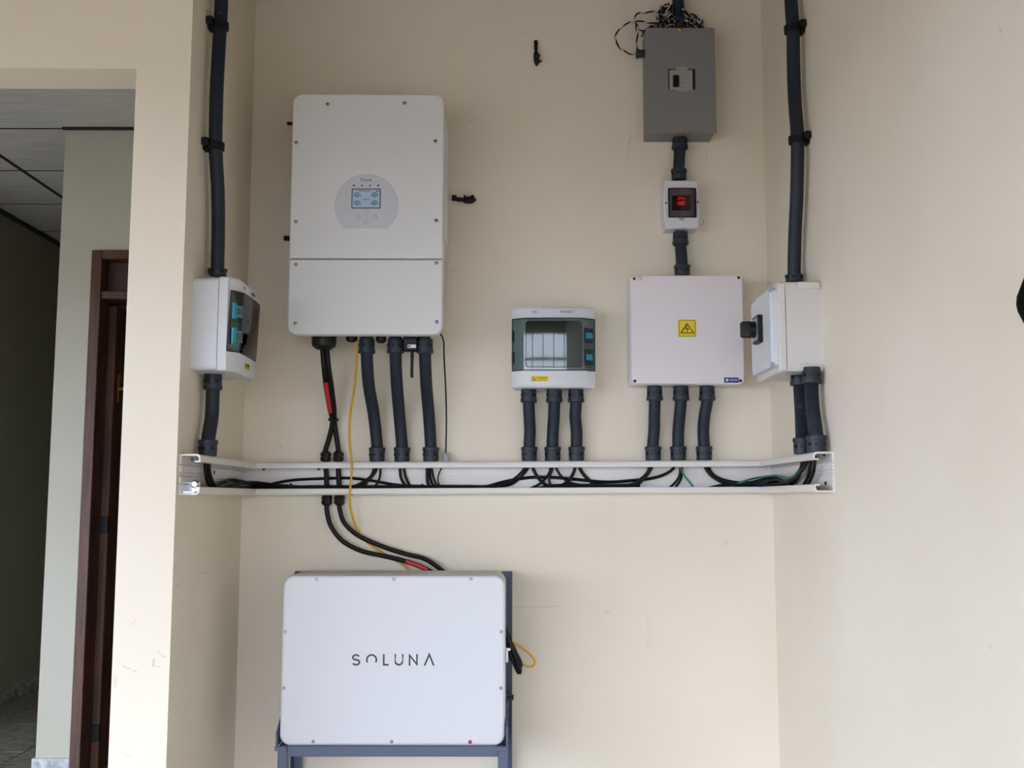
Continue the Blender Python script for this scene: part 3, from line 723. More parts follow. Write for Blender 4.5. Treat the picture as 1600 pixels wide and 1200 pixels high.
# ================================================================== breaker boxes with smoked window
def window_box(label, loc, rotz, latch_side, W_, H_, lbl_x, second=True):
    """frame: wall at y=0, front towards -y, centred in x, z=0 at mid height"""
    t = thing('breaker_box', label, 'electrical box', loc, rotz=rotz)
    hw, hh = W_ / 2, H_ / 2
    MB().rplate(0, 0, W_ - .004, H_ - .004, .012, [(0, 0), (0, -.064)]).build('base', M['plastic'], t)
    MB().rplate(0, 0, W_ - .012, H_ - .012, .01, [(0, -.063), (0, -.067)]).build('gasket', M['seam'], t)
    # cover: chamfered sides, front deck
    def sec(ins, z):
        return [(-hw + ins, -.066, z), (-hw + ins, -.088, z), (-hw + .034, -.112 + ins, z), (hw - .034, -.112 + ins, z), (hw - ins, -.088, z), (hw - ins, -.066, z)]
    MB().loft([sec(.005, -hh), sec(.001, -hh + .004), sec(0, -hh + .01), sec(0, hh - .01), sec(.001, hh - .004), sec(.005, hh)]).build('cover', M['plastic'], t)
    # smoked door follows the chamfers, slightly bulged in the middle
    dz0, dz1 = -hh + .05, hh - .036
    xs = [-hw - .0006, -hw + .002] + [-hw + .034 + (2 * hw - .068) * i / 12 for i in range(13)] + [hw - .002, hw + .0006]
    def yf(x, o=0):
        ax_ = abs(x)
        if ax_ >= hw - .034: return -.0935 - (hw - ax_) / .034 * .023 - o
        return -.1165 - .0032 * (1 - (ax_ / (hw - .034)) ** 2) - o
    out = [(x, yf(x)) for x in xs]; inn = [(x, yf(x) + .0008) for x in reversed(xs)]
    TL = math.tan(math.radians(2.7)); zm = (dz0 + dz1) / 2
    dr = MB().loft([[(x, y - (z - zm) * TL, z) for x, y in out + inn] for z in (dz0, dz1)]).build('smoked_door', M['smoke'], t, ang=20)
    # dark edge lines of the door and its window
    def edge(xa, za_, xb, zb2):
        n = 14; pts = [(xa + (xb - xa) * i / n, za_ + (zb2 - za_) * i / n) for i in range(n + 1)]
        return [Vector((x, yf(x, -.0012) - (z - zm) * TL, z)) for x, z in pts]
    b = MB(); e = .0016
    for ln in ([edge(-hw, dz0, hw, dz0), edge(-hw, dz1, hw, dz1), edge(-hw + .001, dz0, -hw + .001, dz1), edge(hw - .001, dz0, hw - .001, dz1)]): b.tube(ln, e, 6)
    b.build('door_rim', M['rubber'], t)
    b = MB(); wx = hw - .04; wz0, wz1 = dz0 + .009, dz1 - .009
    pts = []
    for qx, qz, a0 in ((1, 1, 0), (-1, 1, 90), (-1, -1, 180), (1, -1, 270)):
        for i in range(5):
            an = math.radians(a0 + 22.5 * i); x = qx * (wx - .008) + .008 * math.cos(an); z = (wz1 - .008 if qz > 0 else wz0 + .008) + .008 * math.sin(an)
            pts.append((x, z))
    pts.append(pts[0]); full = []
    for i in range(len(pts) - 1):
        for k in range(6): full.append((pts[i][0] + (pts[i + 1][0] - pts[i][0]) * k / 6, pts[i][1] + (pts[i + 1][1] - pts[i][1]) * k / 6))
    full.append(pts[0])
    b.tube([Vector((x, yf(x, -.0010) - (z - zm) * TL, z)) for x, z in full], .0014, 6).build('window_rim', M['rubber'], dr)
    MB().rplate(0, (wz0 + wz1) / 2, 2 * wx, wz1 - wz0, .008, [(0, -.11), (0, -.1128)]).build('inner_panel', M['inner'], t)
    # latches with cyan tongues on the chamfer
    for s in ((1,) if latch_side > 0 else (-1,)):
        for zc_ in (.033, -.03):
            xa, xb = s * (hw - .032), s * (hw - .006)
            def q(x, z, o): return (x, yf(x, o), z)
            lo = [q(xa, zc_ - .022, .0005), q(xb, zc_ - .022, .0005), q(xb, zc_ + .022, .0005), q(xa, zc_ + .022, .0005)]
            if latch_side < 0: lo = [q(xa - s * .001, zc_ - .015, .0005), q(xb, zc_ - .015, .0005), q(xb, zc_ + .015, .0005), q(xa - s * .001, zc_ + .015, .0005)]
            lt = MB().loft([lo, [(x, y - .003, z) for x, y, z in lo]]).build('latch', M['rubber' if latch_side > 0 else 'inner'], t, smooth=False)
            if latch_side < 0: lo = [q(xb - s * .007, zc_ - .02, .002), q(xb + s * .001, zc_ - .02, .002), q(xb + s * .001, zc_ + .02, .002), q(xb - s * .007, zc_ + .02, .002)]
            else: lo = [q(xa + s * .004, zc_ - .009, .003), q(xb - s * .002, zc_ - .009, .003), q(xb - s * .002, zc_ + .008, .003), q(xa + s * .004, zc_ + .008, .003)]
            MB().loft([lo, [(x, y - .004, z) for x, y, z in lo]]).build('latch_tongue', M['cyan'], lt, smooth=False)
            if latch_side < 0:
                for dz in (-.013, .0095):
                    lo = [q(xb, zc_ + dz, .003), q(xb, zc_ + dz + .0035, .003), q(xa + s * .006, zc_ + dz + .0035, .003), q(xa + s * .006, zc_ + dz, .003)]
                    MB().loft([lo, [(x, y - .004, z) for x, y, z in lo]]).build('latch_arm', M['cyan'], lt, smooth=False)
    for zc_ in (.033, -.03):                                    # hinges on the other side
        s = -latch_side; xa = s * (hw - .003)
        MB().bbox((xa - .004, -.094, zc_ - .016), (xa + .004, -.086, zc_ + .016), .001).build('hinge', M['rubber'], t)
    # print and warning label
    yd = -.1124
    text(MB(), 'IP65', -hw * .45, hh - .017, yd, .0105, .017).build('rating_print', M['inkgrey'], t, smooth=False)
    text(MB(), 'PERREKST', hw * .33, hh - .016, yd, .0105, .04).build('lettering', M['ink'], t, smooth=False)
    wl = MB().rplate(lbl_x, -hh + .025, .051, .0165, .002, [(0, -.111), (0, -.1128)]).build('warning_label', M['signyellow'], t)
    b = MB(); b.strokes([[(lbl_x - .021, -hh + .02), (lbl_x - .0165, -hh + .029), (lbl_x - .012, -hh + .02), (lbl_x - .021, -hh + .02)]], .0016, -.1134, -.1127)
    text(b, 'WARNING', lbl_x + .0065, -hh + .027, -.1131, .0075, .03); b.strokes([[(lbl_x - .007, -hh + .0205), (lbl_x + .02, -hh + .0205)]], .0012, -.1134, -.1127)
    b.build('warning_print', M['ink'], wl, smooth=False)
    return t
a, c = PY(800, 544, YB - .1), PY(930, 544, YB - .1)
zc1, zc0 = PY(865, 480, YB - .1).z, PY(865, 606, YB - .1).z
BW, BH = c.x - a.x, zc1 - zc0
print('mcb', BW, BH)
window_box('white box with smoked window on the back wall, between the inverter and the square box', ((a.x + c.x) / 2, YB, (zc1 + zc0) / 2), 0, 1, BW, BH, -BW * .17)
zt1_, zt0_ = PX(297, 430, XL).z, PX(291, 578, XL).z
yn = XL * F / (293 - VPX)
print('left box', yn, zt1_ - zt0_)
window_box('white box with smoked window mounted sideways on the left alcove wall', (XL, yn + BW / 2, (zt1_ + zt0_) / 2 + .002), math.pi / 2, -1, BW, BH, -BW * .02)

# ================================================================== square junction box
YJ = YB - .095
x0, x1 = PY(986, 520, YJ).x, PY(1162, 520, YJ).x; z1, z0 = PY(1070, 430, YJ).z, PY(1070, 600, YJ).z
cx, cz, w, hgt = (x0 + x1) / 2, (z0 + z1) / 2, x1 - x0, z1 - z0
jb = thing('junction_box', 'square white junction box with a yellow lightning sign on its lid', 'electrical box', (cx, YB, z0))
MB().rplate(cx, cz, w + .002, hgt + .002, .012, [(.0, YB), (0, YJ + .022)]).build('base', M['lidwhite'], jb)
MB().rplate(cx, cz, w - .006, hgt - .006, .01, [(0, YJ + .023), (0, YJ + .018)]).build('gasket', M['seam'], jb)
MB().rplate(cx, cz, w, hgt, .011, [(0, YJ + .019), (0, YJ + .003), (.001, YJ + .001), (.003, YJ)]).build('lid', M['lidwhite'], jb)
sc2 = proto(MB().lathe((0, 0, 0), (0, -1, 0), [(0, .0045), (.0012, .0045), (.002, .003)], 12), 'lid_screw', M['screw_dark'])
for x, y in ((991, 435.5), (1154, 434), (992, 595.5), (1157, 595)): inst('screw', sc2, jb, PY(x, y, YJ))
s0, s1 = PY(1059.5, 526.5, YJ), PY(1087.5, 499.5, YJ); sc_x, sc_z = (s0.x + s1.x) / 2, (s0.z + s1.z) / 2; sw = s1.x - s0.x
sg = MB().rplate(sc_x, sc_z, sw, s1.z - s0.z, .003, [(0, YJ + .001), (0, YJ - .001)]).build('warning_sign', M['signyellow'], jb)
k = sw / 2
b = MB().strokes([[(sc_x - k * .87, sc_z - k * .87), (sc_x + k * .87, sc_z - k * .87), (sc_x + k * .87, sc_z + k * .87), (sc_x - k * .87, sc_z + k * .87), (sc_x - k * .87, sc_z - k * .87)]], k * .07, YJ - .0016, YJ - .0009)
b.build('sign_border', M['signline'], sg, smooth=False)
b = MB().strokes([[(sc_x - k * .7, sc_z - k * .52), (sc_x, sc_z + k * .5), (sc_x + k * .7, sc_z - k * .52), (sc_x - k * .7, sc_z - k * .52), (sc_x - k * .3, sc_z + k * .06)]], k * .1, YJ - .0018, YJ - .0009)
b.strokes([[(sc_x - k * .02, sc_z + k * .3), (sc_x - k * .15, sc_z - k * .08), (sc_x + k * .13, sc_z - k * .02), (sc_x - k * .02, sc_z - k * .42)]], k * .1, YJ - .0018, YJ - .0009)
b.build('lightning_symbol', M['ink'], sg, smooth=False)
s0, s1 = PY(1131.5, 598, YJ), PY(1154, 590, YJ)
bs = MB().box((s0.x, YJ - .0009, s0.z), (s1.x, YJ + .001, s1.z)).build('blue_sticker', M['blue'], jb, smooth=False)
b = MB().lathe((s0.x + .0085, YJ - .0008, (s0.z + s1.z) / 2), (0, -1, 0), [(0, .0042), (.0007, .0042)], 12)
text(b, 'GEWISS', (s0.x + s1.x) / 2 + .0065, (s0.z + s1.z) / 2, YJ - .0012, .008, .022); b.build('sticker_print', M['sticker'], bs, smooth=False)
c = PY(1000, 434, YJ); b = text(MB(), 'IP56', c.x, c.z + .001, YJ - .0003, .007, .012); text(b, 'IK08', c.x, c.z - .005, YJ - .0003, .006, .012); b.build('rating_print', M['inkgrey'], jb, smooth=False)

# ================================================================== small meter
YM = YB - .062
x0, x1 = PY(1036.5, 320, YM).x, PY(1093.5, 320, YM).x; z1, z0 = PY(1064, 281.5, YM).z, PY(1064, 357, YM).z
cx, cz, w, hgt = (x0 + x1) / 2, (z0 + z1) / 2, x1 - x0, z1 - z0
mt = thing('power_meter', 'small white meter with glowing red digits behind a smoked flap', 'meter', (cx, YB, z0))
def barrel(ins, y, bow=.006):
    pts = []
    hw_, hh_ = w / 2 - ins, hgt / 2 - ins
    for i in range(9): t = -1 + 2 * i / 8; pts.append((cx + hw_ - bow * t * t, y, cz + hh_ * t))
    for i in range(9): t = 1 - 2 * i / 8; pts.append((cx - hw_ + bow * t * t, y, cz + hh_ * t))
    return pts
MB().loft([barrel(0, YB), barrel(0, YM + .006), barrel(.001, YM + .002), barrel(.004, YM)]).build('case', M['plastic'], mt)
fx0, fx1, fz0, fz1 = PY(1044.5, 320, YM).x, PY(1087, 320, YM).x, PY(1064, 340, YM).z, PY(1064, 294.5, YM).z
MB().bbox((fx0, YM - .001, fz0), (fx1, YM + .001, fz1), .0004).build('flap_rim', M['black'], mt)
dk = MB().box((fx0 + .003, YM - .0016, fz0 + .003), (fx1 - .003, YM - .0006, fz1 - .003)).build('inner_panel', M['panelgrey'], mt, smooth=False)
m0, m1 = PY(1050, 329, YM), PY(1079, 306, YM)
me_ = MB().bbox((m0.x, YM - .0035, m0.z), (m1.x, YM - .001, m1.z), .0005).build('meter_module', M['meter'], mt)
SEG = {'a': ((0, 2), (1, 2)), 'b': ((1, 2), (1, 1)), 'c': ((1, 1), (1, 0)), 'd': ((0, 0), (1, 0)), 'e': ((0, 0), (0, 1)), 'f': ((0, 1), (0, 2)), 'g': ((0, 1), (1, 1))}
NUM = {'2': 'abged', '4': 'fgbc', '1': 'bc', '0': 'abcdef', '3': 'abgcd'}
for txt, yy in (('241', 310.6), ('003', 318.2)):
    c = PY(1064, yy, YM); b = MB()
    for k, ch in enumerate(txt):
        ox = c.x + (k - 1) * .0072 - .0022
        for sg_ in NUM[ch]:
            (xa, za2), (xb2, zb3) = SEG[sg_]
            f_ = lambda u_, v_: (ox + u_ * .0042 + v_ * .0004, c.z + (v_ - 1) * .0046)
            p_, q_ = Vector(f_(xa, za2)), Vector(f_(xb2, zb3)); dd_ = (q_ - p_) * .1
            b.strokes([[p_ + dd_, q_ - dd_]], .0013, YM - .0040, YM - .0034)
    b.build('red_digits', M['redled'], me_, smooth=False)['label'] = 'glowing red digits'
c = PY(1072.5, 320, YM); MB().bbox((c.x - .001, YM - .004, c.z - .002), (c.x + .001, YM - .0034, c.z + .002), .0003).build('indicator_light', M['led'], me_)
fl_out = [(fx0 + (fx1 - fx0) * i / 10, YM - .0055 - .004 * (1 - (i / 5 - 1) ** 2)) for i in range(11)]
MB().prism_z(fl_out + [(x, y + .0009) for x, y in reversed(fl_out)], fz0, fz1).build('smoked_flap', M['smoke2'], mt)
for xx in (fx0, fx1): MB().bbox((xx - .0012, YM - .0062, fz0), (xx + .0012, YM, fz1), .0004).build('flap_edge', M['black'], mt)
c = PY(1065.5, 340.5, YM)
arc = [(c.x + .0095 * math.cos(math.radians(t)), c.z + .0085 * math.sin(math.radians(t))) for t in range(180, 361, 15)]
MB().prism_y(arc, YM - .0022, YM + .0005).build('thumb_notch', M['gland'], mt)
for x, y in ((1040.5, 317), (1090.5, 316)): MB().lathe(PY(x, y, YM), (0, -1, 0), [(0, .0028), (.0006, .0028)], 10).build('screw', M['screw_dark'], mt)

# ================================================================== grey steel breaker box
YS = YB - .095
x0, x1 = PY(1009.5, 125, YS).x, PY(1118, 125, YS).x; z1, z0 = PY(1064, 43, YS).z, PY(1064, 207, YS).z
cx, cz, w, hgt = (x0 + x1) / 2, (z0 + z1) / 2, x1 - x0, z1 - z0
sb = thing('steel_breaker_box', 'grey painted steel breaker box high on the back wall, tangled wire on top', 'electrical box', (cx, YB, z0))
MB().bbox((x0 + .003, YS + .003, z0 + .003), (x1 - .003, YB, z1 - .003), .001).build('body', M['greybox'], sb)
MB().bbox((x0, YS, z0), (x1, YS + .014, z1), .0015).build('cover', M['greybox'], sb)
o0, o1 = PY(1044.5, 140, YS), PY(1086, 108, YS)
MB().box((o0.x, YS - .0012, o0.z), (o1.x, YS + .001, o1.z)).build('cutout', M['meter'], sb, smooth=False)
b0, b1 = PY(1046.5, 140, YS - .006), PY(1082, 109, YS - .006)
br = MB().bbox((b0.x, YS - .006, b0.z), (b1.x, YS, b1.z), .001).build('breaker', M['greybox2'], sb)
t0, t1 = PY(1057, 143, YS), PY(1074, 105, YS)
MB().bbox((t0.x, YS - .003, t0.z), (t1.x, YS, t1.z), .0006).build('breaker_tab', M['greybox2'], br)
t0, t1 = PY(1052, 135, YS - .012), PY(1061, 117, YS - .012)
MB().bbox((t0.x, YS - .014, t0.z), (t1.x, YS - .004, t1.z), .002).build('toggle', M['black'], br)
b = MB()
for yy, xa, xb in ((113, 1064, 1079), (117, 1064, 1076), (121, 1064, 1080), (124, 1064, 1078), (129, 1064, 1080), (137, 1063, 1081)):
    p, q = PY(xa, yy, YS - .006), PY(xb, yy, YS - .006); b.strokes([[(p.x, p.z), (q.x, q.z)]], .0011, YS - .0064, YS - .0058)
b.build('rating_print', M['inkgrey'], br, smooth=False)
for x, y in ((1063, 46), (1066, 201.5)): MB().lathe(PY(x, y, YS), (0, -1, 0), [(0, .005), (.002, .005), (.0035, .002)], 12).build('screw', M['brass'], sb)
g0 = PY(995, 84, YB - .05)
MB().lathe((x0 + .004, g0.y, g0.z), (-1, 0, 0), [(0, .012), (.018, .012), (.019, .0145), (.027, .0145), (.028, .011)], 16).build('side_gland', M['collar'], sb)

# twisted black and white wire on top of it
tw = thing('twisted_wire', 'tangle of twisted black and white wire on top of the grey steel box', 'wire', PY(1050, 42, YB - .05))
def twist(pts, name_a='black_strand', name_b='white_strand'):
    path = spline(pts, .006)
    A, B = [], []; acc = 0
    for i, p in enumerate(path):
        if i: acc += (p - path[i - 1]).length
        t = (path[min(i + 1, len(path) - 1)] - path[max(i - 1, 0)]).normalized(); u = t.orthogonal().normalized(); v = t.cross(u)
        a = acc / .042 * 2 * math.pi
        d_ = (Vector((0, -1, 0)) * math.cos(a) + Vector((.5, 0, .5)) * math.sin(a)) * .0019
        A.append(p + d_); B.append(p - d_)
    MB().tube(A, .0026, 6).build(name_a, M['cable'], tw); MB().tube(B, .0018, 6).build(name_b, M['whitewire'], tw)
Yt = YB - .04
twist([PY(x, y, Y) for x, y, Y in [(1000, 81, YB - .05), (990, 84, YB - .05), (978, 82, YB - .045), (965, 70, YB - .04), (961.5, 58, YB - .035), (966, 48, YB - .035), (978, 38, YB - .035), (992, 33, YB - .04), (1010, 35, YB - .045), (1025, 37, YB - .05), (1040, 40, YB - .05)]])
twist([PY(x, y, Y) for x, y, Y in [(995, 80, YB - .05), (995, 66, YB - .05), (996, 52, YB - .05), (994, 42, YB - .045), (992, 30, YB - .04), (995, 22, YB - .04), (1006, 20, YB - .04), (1020, 18.5, YB - .045), (1030, 19, YB - .05), (1042, 24, YB - .05)]])
twist([PY(x, y, Y) for x, y, Y in [(993, 37, YB - .045), (1000, 46, YB - .05), (1010, 50, YB - .05), (1003, 56, YB - .055), (1012, 42, YB - .05), (1025, 40, YB - .055), (1045, 38, YB - .05)]])
rr = random.Random(11)
for n_, (xa, xb, ya, yb2), cnt in ((0, (1026, 1056, 0, 44), 16), (1, (1027, 1056, 3, 44), 16), (2, (1028, 1055, 10, 46), 15), (3, (1064, 1100, 12, 45), 14), (4, (1064, 1096, 18, 46), 14), (5, (1026, 1050, 2, 30), 12), (6, (1068, 1102, 20, 46), 12), (7, (1012, 1050, 30, 46), 12)):
    pts = []
    for i in range(cnt):
        x = rr.uniform(xa, xb); t = abs(x - 1060) / 36
        y = rr.uniform(ya + (yb2 - ya) * .35 * t, yb2)
        pts.append(PY(x, y, YB - rr.uniform(.012, .085)))
    twist(pts)

# ================================================================== rotary switch box on the right wall
yn = XR * F / (1291 - VPX)
zt1_, zt0_ = PX(1288, 440, XR).z, PX(1291, 575, XR).z
RW, RH = .24, PX(1250, 438, .70).z - PX(1250, 584, .70).z
RH = zt1_ - zt0_ + .01
print('rot', yn, RH)
rb = thing('rotary_switch_box', 'white plastic box with a black rotary switch on the right alcove wall', 'switch box', (XR, yn + RW / 2, (zt1_ + zt0_) / 2), rotz=-math.pi / 2)
# frame: front -y is towards -X, local +x is towards the camera
hw, hh = RW / 2, RH / 2
def notched(ins, y, n=.016):
    a_, b2 = hw - ins, hh - ins
    return [(a_, y, b2 - n), (a_ - n * .4, y, b2), (-a_ + n * .4, y, b2), (-a_, y, b2 - n), (-a_, y, -b2 + n), (-a_ + n * .4, y, -b2), (a_ - n * .4, y, -b2), (a_, y, -b2 + n)]
MB().loft([notched(0, 0), notched(0, -.09, .016)]).build('base', M['abs'], rb)
for sx in (-1, 1):
    for sz in (-1, 1):
        MB().bbox((sx * (hw - .001), -.058, sz * (hh - .018)), (sx * (hw + .0025), -.004, sz * (hh - .0005)), .001).build('corner_lug', M['abs'], rb)
MB().rplate(0, 0, RW - .008, RH - .008, .008, [(0, -.088), (0, -.093)]).build('gasket', M['seam'], rb)
MB().rplate(0, 0, RW + .004, RH + .004, .012, [(0, -.092), (0, -.106), (.003, -.109)]).build('lid', M['abs'], rb)
MB().rplate(0, 0, RW - .026, RH - .026, .008, [(0, -.108), (.001, -.122), (.004, -.125)]).build('lid_panel', M['plastic'], rb)
for sx in (-1, 1):
    for sz in (-1, 1):
        MB().rplate(sx * (hw - .016), sz * (hh - .018), .012, .012, .003, [(0, -.12), (0, -.1262)]).build('lid_screw_cap', M['gland'], rb)
kx, kz = .0, PX(1191, 511, XR - .13).z - (zt1_ + zt0_) / 2
kx = -((XR - .13) * F / (1189 - VPX) - (yn + RW / 2))
pl_ = MB().rplate(kx, kz, .062, .072, .006, [(0, -.124), (0, -.136), (.002, -.138)]).build('switch_plate', M['black'], rb)
MB().rplate(kx, kz, .050, .058, .004, [(0, -.137), (0, -.1386)]).build('plate_glare', M['gland'], pl_)  # pale inset paints the glare on the black switch plate
kn = MB().lathe((kx, -.137, kz), (0, -1, 0), [(0, .022), (.012, .0215), (.013, .019), (.016, .018)], 24).build('knob', M['black'], rb)
MB().rplate(kx, kz, .018, .044, .005, [(0, -.15), (.001, -.172), (.004, -.176)]).build('knob_grip', M['black'], kn)

# ================================================================== loose black clips on the back wall
def loose_clip(label, pc_, horizontal, bits):
    t = thing('pipe_clip', label, 'clip', pc_, 'empty black pipe clips on the back wall')
    for nm, pr in bits:
        MB().lathe(pr[0], pr[1], pr[2], 10).build(nm, M['black'], t)
    return t
Yc = YB - .012
s = Yc / F
c = PY(838, 88, Yc)
loose_clip('small empty black pipe clip standing upright near the top of the back wall', PY(838, 105, Yc), False, [
    ('strap', (PY(837.3, 63.5, Yc), (0, 0, -1), [(0, .005), (.001, .0062), (.0145, .0062), (.015, .0055), (.029, .006), (.031, .004)])),
    ('jaw', (PY(837.5, 79.5, Yc), (.05, 0, -1), [(0, .004), (.008, .0075), (.02, .0088), (.034, .0085), (.042, .006), (.049, .0015)])),
    ('catch', (PY(838, 89, Yc - .004), (.7, -.2, .5), [(0, .006), (.01, .006), (.013, .003)])),
    ('screw_head', (PY(841, 96, Yc), (1, -.1, .1), [(0, .002), (.005, .002), (.006, .004), (.01, .0035)]))])
loose_clip('small empty black pipe clip lying sideways to the right of the inverter', PY(725, 318, Yc), True, [
    ('strap', (PY(706, 309, Yc), (1, 0, -.1), [(0, .006), (.001, .009), (.012, .0095), (.014, .006)])),
    ('link', (PY(713, 311.5, Yc), (1, 0, -.05), [(0, .006), (.008, .0075), (.015, .006), (.024, .005)])),
    ('jaw', (PY(723, 312.5, Yc), (1, 0, 0), [(0, .006), (.006, .0105), (.022, .0115), (.03, .0105), (.037, .006), (.041, .0015)])),
    ('catch', (PY(727, 311, Yc - .003), (-.2, -.1, 1), [(0, .004), (.012, .003)])),
    ('catch', (PY(739, 311, Yc - .003), (-.3, -.1, 1), [(0, .007), (.012, .004)]))])
loose_clip('tip of a black pipe clip showing at the lower left edge of the inverter', PY(450, 377, Yc), True, [
    ('strap', (PY(443.5, 372, Yc), (1, 0, -.06), [(0, .006), (.002, .0082), (.02, .0075), (.022, .005), (.04, .005)]))])
loose_clip('dot of a black pipe clip peeking out at the upper left edge of the inverter', PY(452, 195, Yc), True, [
    ('strap', (PY(448.5, 193, Yc), (1, 0, 0), [(0, .0035), (.001, .005), (.012, .005), (.03, .004)]))])

# ================================================================== battery and stand
YQ = 2.86; YQB = 3.05
x0t, x1t = PY(439.5, 1030, YQ).x, PY(788.8, 1030, YQ).x
z1, z0 = PY(613, 899.5, YQ).z, PY(613, 1165, YQ).z
cx, cz, w, hgt = (x0t + x1t) / 2, (z0 + z1) / 2, x1t - x0t, z1 - z0
bt = thing('battery_pack', 'white wall battery with dark lettering, resting on a grey steel stand', 'battery', (cx, (YQ + YQB) / 2, z0))
MB().rplate(cx, cz, w + .004, hgt + .002, .03, [(.003, YQB), (0, YQB - .006), (0, YQ + .03), (.003, YQ + .026)], 8).build('housing', M['white'], bt)
fp = MB().rplate(cx, cz, w, hgt, .028, [(0, YQ + .027), (0, YQ + .006), (.0015, YQ + .002), (.006, YQ)], 8).build('front_panel', M['cool'], bt)
scc = proto(MB().lathe((0, 0, 0), (0, -1, 0), [(0, .0045), (.0014, .0045), (.0022, .0034), (.0022, .002), (.0008, .0018)], 14), 'panel_screw', M['screw'])
for x, y in ((494.5, 905.5), (615.5, 905), (736, 904.5), (445.5, 987.5), (783, 987), (443.5, 1075), (782.5, 1075), (489.5, 1158.5), (612, 1159)): inst('screw', scc, fp, PY(x, y, YQ))
MB().lathe(PY(734.5, 1159.5, YQ), (0, -1, 0), [(0, .005), (.0014, .005), (.003, .003)], 14).build('screw', M['redcap'], fp)['label'] = 'red capped screw'
# lettering S O L U N A (O open below, A without bar)
s0, s1 = PY(551, 1040, YQ), PY(678, 1022, YQ)
u = (s1.x - s0.x) / 127; zB = s0.z; Hh = s1.z - s0.z; X0 = s0.x
def arcp(cx_, cz_, rx, rz, a0, a1, n=14): return [(cx_ + rx * math.cos(math.radians(a0 + (a1 - a0) * i / n)), cz_ + rz * math.sin(math.radians(a0 + (a1 - a0) * i / n))) for i in range(n + 1)]
sw_ = Hh * .15; r4 = Hh / 4 - sw_ / 4
S = arcp(X0 + 5.2 * u, zB + Hh - r4 - sw_ / 2, 5 * u, r4, 25, 255, 12)[:-1] + arcp(X0 + 5.2 * u, zB + r4 + sw_ / 2, 5.4 * u, r4, 85, -155, 12)
top = zB + Hh - sw_ / 2; bot = zB + sw_ / 2
lines = [S, arcp(X0 + 29.5 * u, zB + Hh * .5, 7.5 * u, Hh * .5 - sw_ / 2, -32, 212, 22),
         [(X0 + 48.5 * u, zB + Hh), (X0 + 48.5 * u, bot), (X0 + 56.5 * u, bot)],
         [(X0 + 66.5 * u, zB + Hh), (X0 + 66.5 * u, zB + 6 * u)] + arcp(X0 + 72.3 * u, bot + 6 * u, 5.8 * u, 6 * u, 190, 350, 10) + [(X0 + 78.1 * u, zB + 6 * u), (X0 + 78.1 * u, zB + Hh)],
         [(X0 + 89 * u, zB), (X0 + 89 * u, top - .001), (X0 + 100.5 * u, bot + .001), (X0 + 100.5 * u, zB + Hh)],
         [(X0 + 112.5 * u, zB), (X0 + 119.7 * u, zB + Hh * .97), (X0 + 127 * u, zB)]]
MB().strokes(lines, sw_, YQ - .0006, YQ + .0003).build('lettering', M['ink'], fp, smooth=False)
# latches on the sides
for sx, px_ in ((-1, 438), (1, 795)):
    xx = cx + sx * (w / 2 + .002)
    zc_ = PY(px_, 1022, 2.98).z; yl = 2.97
    lt = MB().bbox((xx, yl - .012, zc_ - .02), (xx + sx * .007, yl + .012, zc_ + .02), .0015).build('latch', M['chrome'], bt)
    MB().bbox((xx + sx * .004, yl - .016, zc_ + .012), (xx + sx * .014, yl + .016, zc_ + .02), .0015).build('latch_lever', M['chrome'], lt)
# stand of angle and square tube
zbm1, zbm0 = PY(613, 1165.5, 2.85).z, PY(613, 1182.5, 2.85).z
sd = thing('steel_stand', 'bluish grey welded steel stand carrying the battery', 'stand', (cx, 2.95, 0))
xl0, xl1 = PY(433.5, 1190, 2.85).x, PY(448.5, 1190, 2.85).x
xr0, xr1 = PY(778, 1190, 2.85).x, PY(794, 1190, 2.85).x
ybk0, ybk1 = 3.085, 3.115
MB().bbox((xl1, 2.85, zbm0), (xr0, 2.878, zbm1 - .0005), .0015).build('front_beam', M['steel'], sd)
for xa, xb in ((xl0, xl1), (xr0, xr1)):
    MB().bbox((xa, 2.85, 0), (xb, 2.878, zbm1 - .0005), .0015).build('leg', M['steel'], sd)
    MB().bbox((xa, 2.878, zbm0), (xb, ybk0, zbm1 - .0005), .0015).build('side_beam', M['steel'], sd)
xbl0, xbl1 = PY(453, 1190, ybk0).x, PY(470, 1190, ybk0).x
xbr0, xbr1 = PY(783, 950, ybk0).x, PY(800.5, 950, ybk0).x
ztp = PY(795, 893.5, ybk0).z
for xa, xb in ((xbl0 , xbl1), (xbr0, xbr1)):
    MB().prism_z([(xa, ybk0), (xa + .003, ybk0), (xa + .003, ybk1 - .003), (xb - .003, ybk1 - .003), (xb - .003, ybk0), (xb, ybk0), (xb, ybk1), (xa, ybk1)], 0, ztp).build('post', M['steel'], sd, smooth=False)
MB().bbox((xbl1, ybk0, zbm0), (xbr0, ybk1, zbm1), .0015).build('rear_beam', M['steel'], sd)
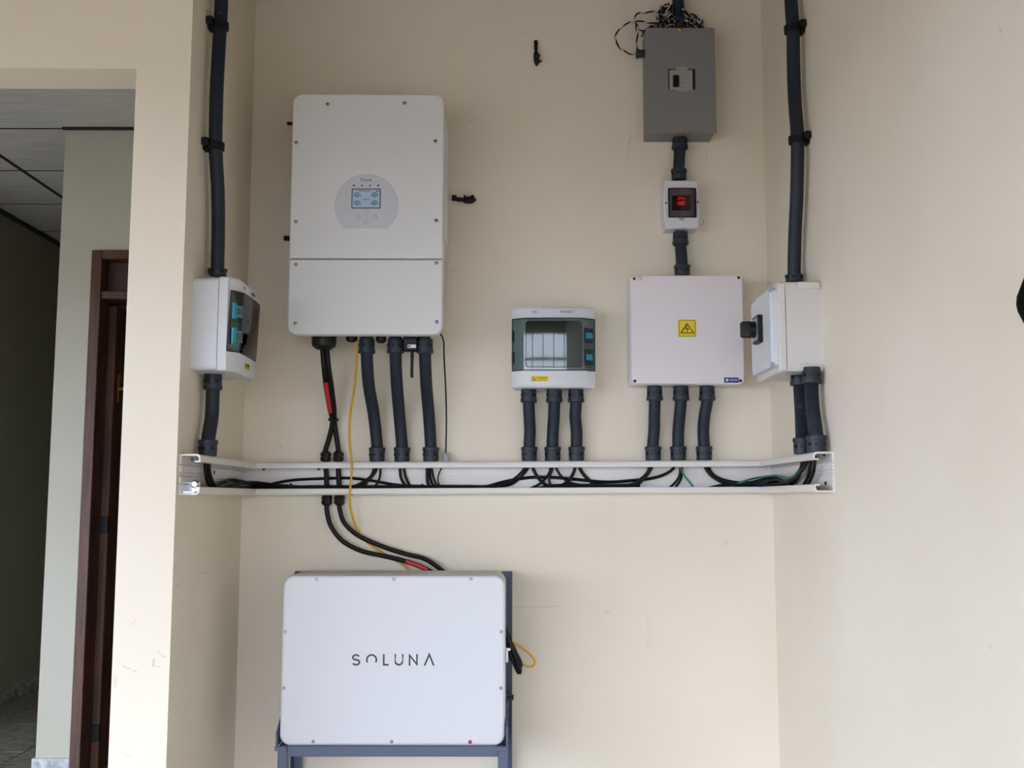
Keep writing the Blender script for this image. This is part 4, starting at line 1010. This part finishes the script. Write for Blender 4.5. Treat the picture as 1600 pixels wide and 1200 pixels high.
# corner clips gripping the battery
for sx in (-1, 1):
    e0 = cx + sx * (w / 2 + .0035); e1 = cx + sx * (w / 2 + .0085)
    za_, zb2 = zbm1 - .002, zbm1 + .03
    b = MB().loft([[(e0, 2.852, za_), (e0, 2.852, zb2 if sx < 0 else zb2 + .02), (e0, 2.95, zb2 + .06), (e0, 2.95, za_)], [(e1, 2.852, za_), (e1, 2.852, zb2 if sx < 0 else zb2 + .02), (e1, 2.95, zb2 + .06), (e1, 2.95, za_)]])
    b.build('corner_plate', M['steel'], sd, smooth=False)
    MB().bbox((cx + sx * (w / 2 - .022), 2.843, zbm1 - .012), (e1, 2.85, zbm1 - .001), .001).build('corner_angle', M['steel'], sd)
p = PY(437, 1103, 3.0)
b = MB().bbox((cx - w / 2 - .013, 2.985, p.z - .018), (cx - w / 2 - .003, 3.085, p.z - .004), .001); b.build('side_lug', M['steel'], sd)
p = PY(800, 1090, 3.05)
b = MB().bbox((cx + w / 2 + .003, 2.985, p.z - .012), (cx + w / 2 + .0115, 3.085, p.z + .002), .001); b.build('side_lug', M['steel'], sd)
MB().lathe((cx + w / 2 + .006, 3.0, p.z + .01), (1, -.05, 0), [(0, .004), (.012, .004), (.013, .008), (.018, .008)], 6).build('bolt', M['screw_dark'], sd)
# cables bunched at the right of the battery
Yr = 3.03
for lb, pts in (('nearest black cable loop at the right side of the battery', [(789, 978), (792, 993), (799, 1012), (807, 1033), (813, 1048), (810, 1051), (803, 1036), (796, 1016), (792, 1003)]),
                ('black cable loop squeezed in behind the others at the right side of the battery', [(790, 984), (797, 1000), (806, 1020), (813, 1034), (814, 1041), (809, 1036), (800, 1015), (794, 1002)])):
    off_ = 0 if lb.startswith('nearest') else .02
    cable('spare_cable', lb, 'cable', [PY(x, y, Yr + off_ + .004 * (i > 4)) for i, (x, y) in enumerate(pts)], .0052, group='black cables bunched beside the battery')
cable('spare_yellow_cable', 'short yellow cable loop sticking out at the right side of the battery', 'cable', [PY(x, y, 3.05) for x, y in [(790, 992), (801, 1003), (815, 1012), (828, 1022), (836, 1034), (832, 1041), (821, 1040), (812, 1033), (805, 1022), (798, 1010)]], .0032, 'yellow', step=.006)

# ================================================================== dark object at the right edge
Yk = 1.535
c = PY(1600, 466, Yk)
b = MB(); loops = []
zt_k, zb_k = PY(1600, 385, Yk).z, PY(1600, 545, Yk).z
prf = [(0, .002), (.12, .012), (.3, .022), (.48, .0355), (.55, .037), (.62, .035), (.8, .021), (.93, .010), (1, .002)]
for t, dd in prf:
    z = zt_k + (zb_k - zt_k) * t
    dd *= .8
    loops.append([(XR + .001 - dd * max(0, math.sin(a_)) * 1.0, Yk + dd * 1.1 * math.cos(a_), z) for a_ in [math.pi * i / 10 for i in range(11)]])
b.loft(loops)
tag(b.build('wall_knob', M['dark']), 'black bulging object on the right wall, cut off by the picture edge', 'fixture')
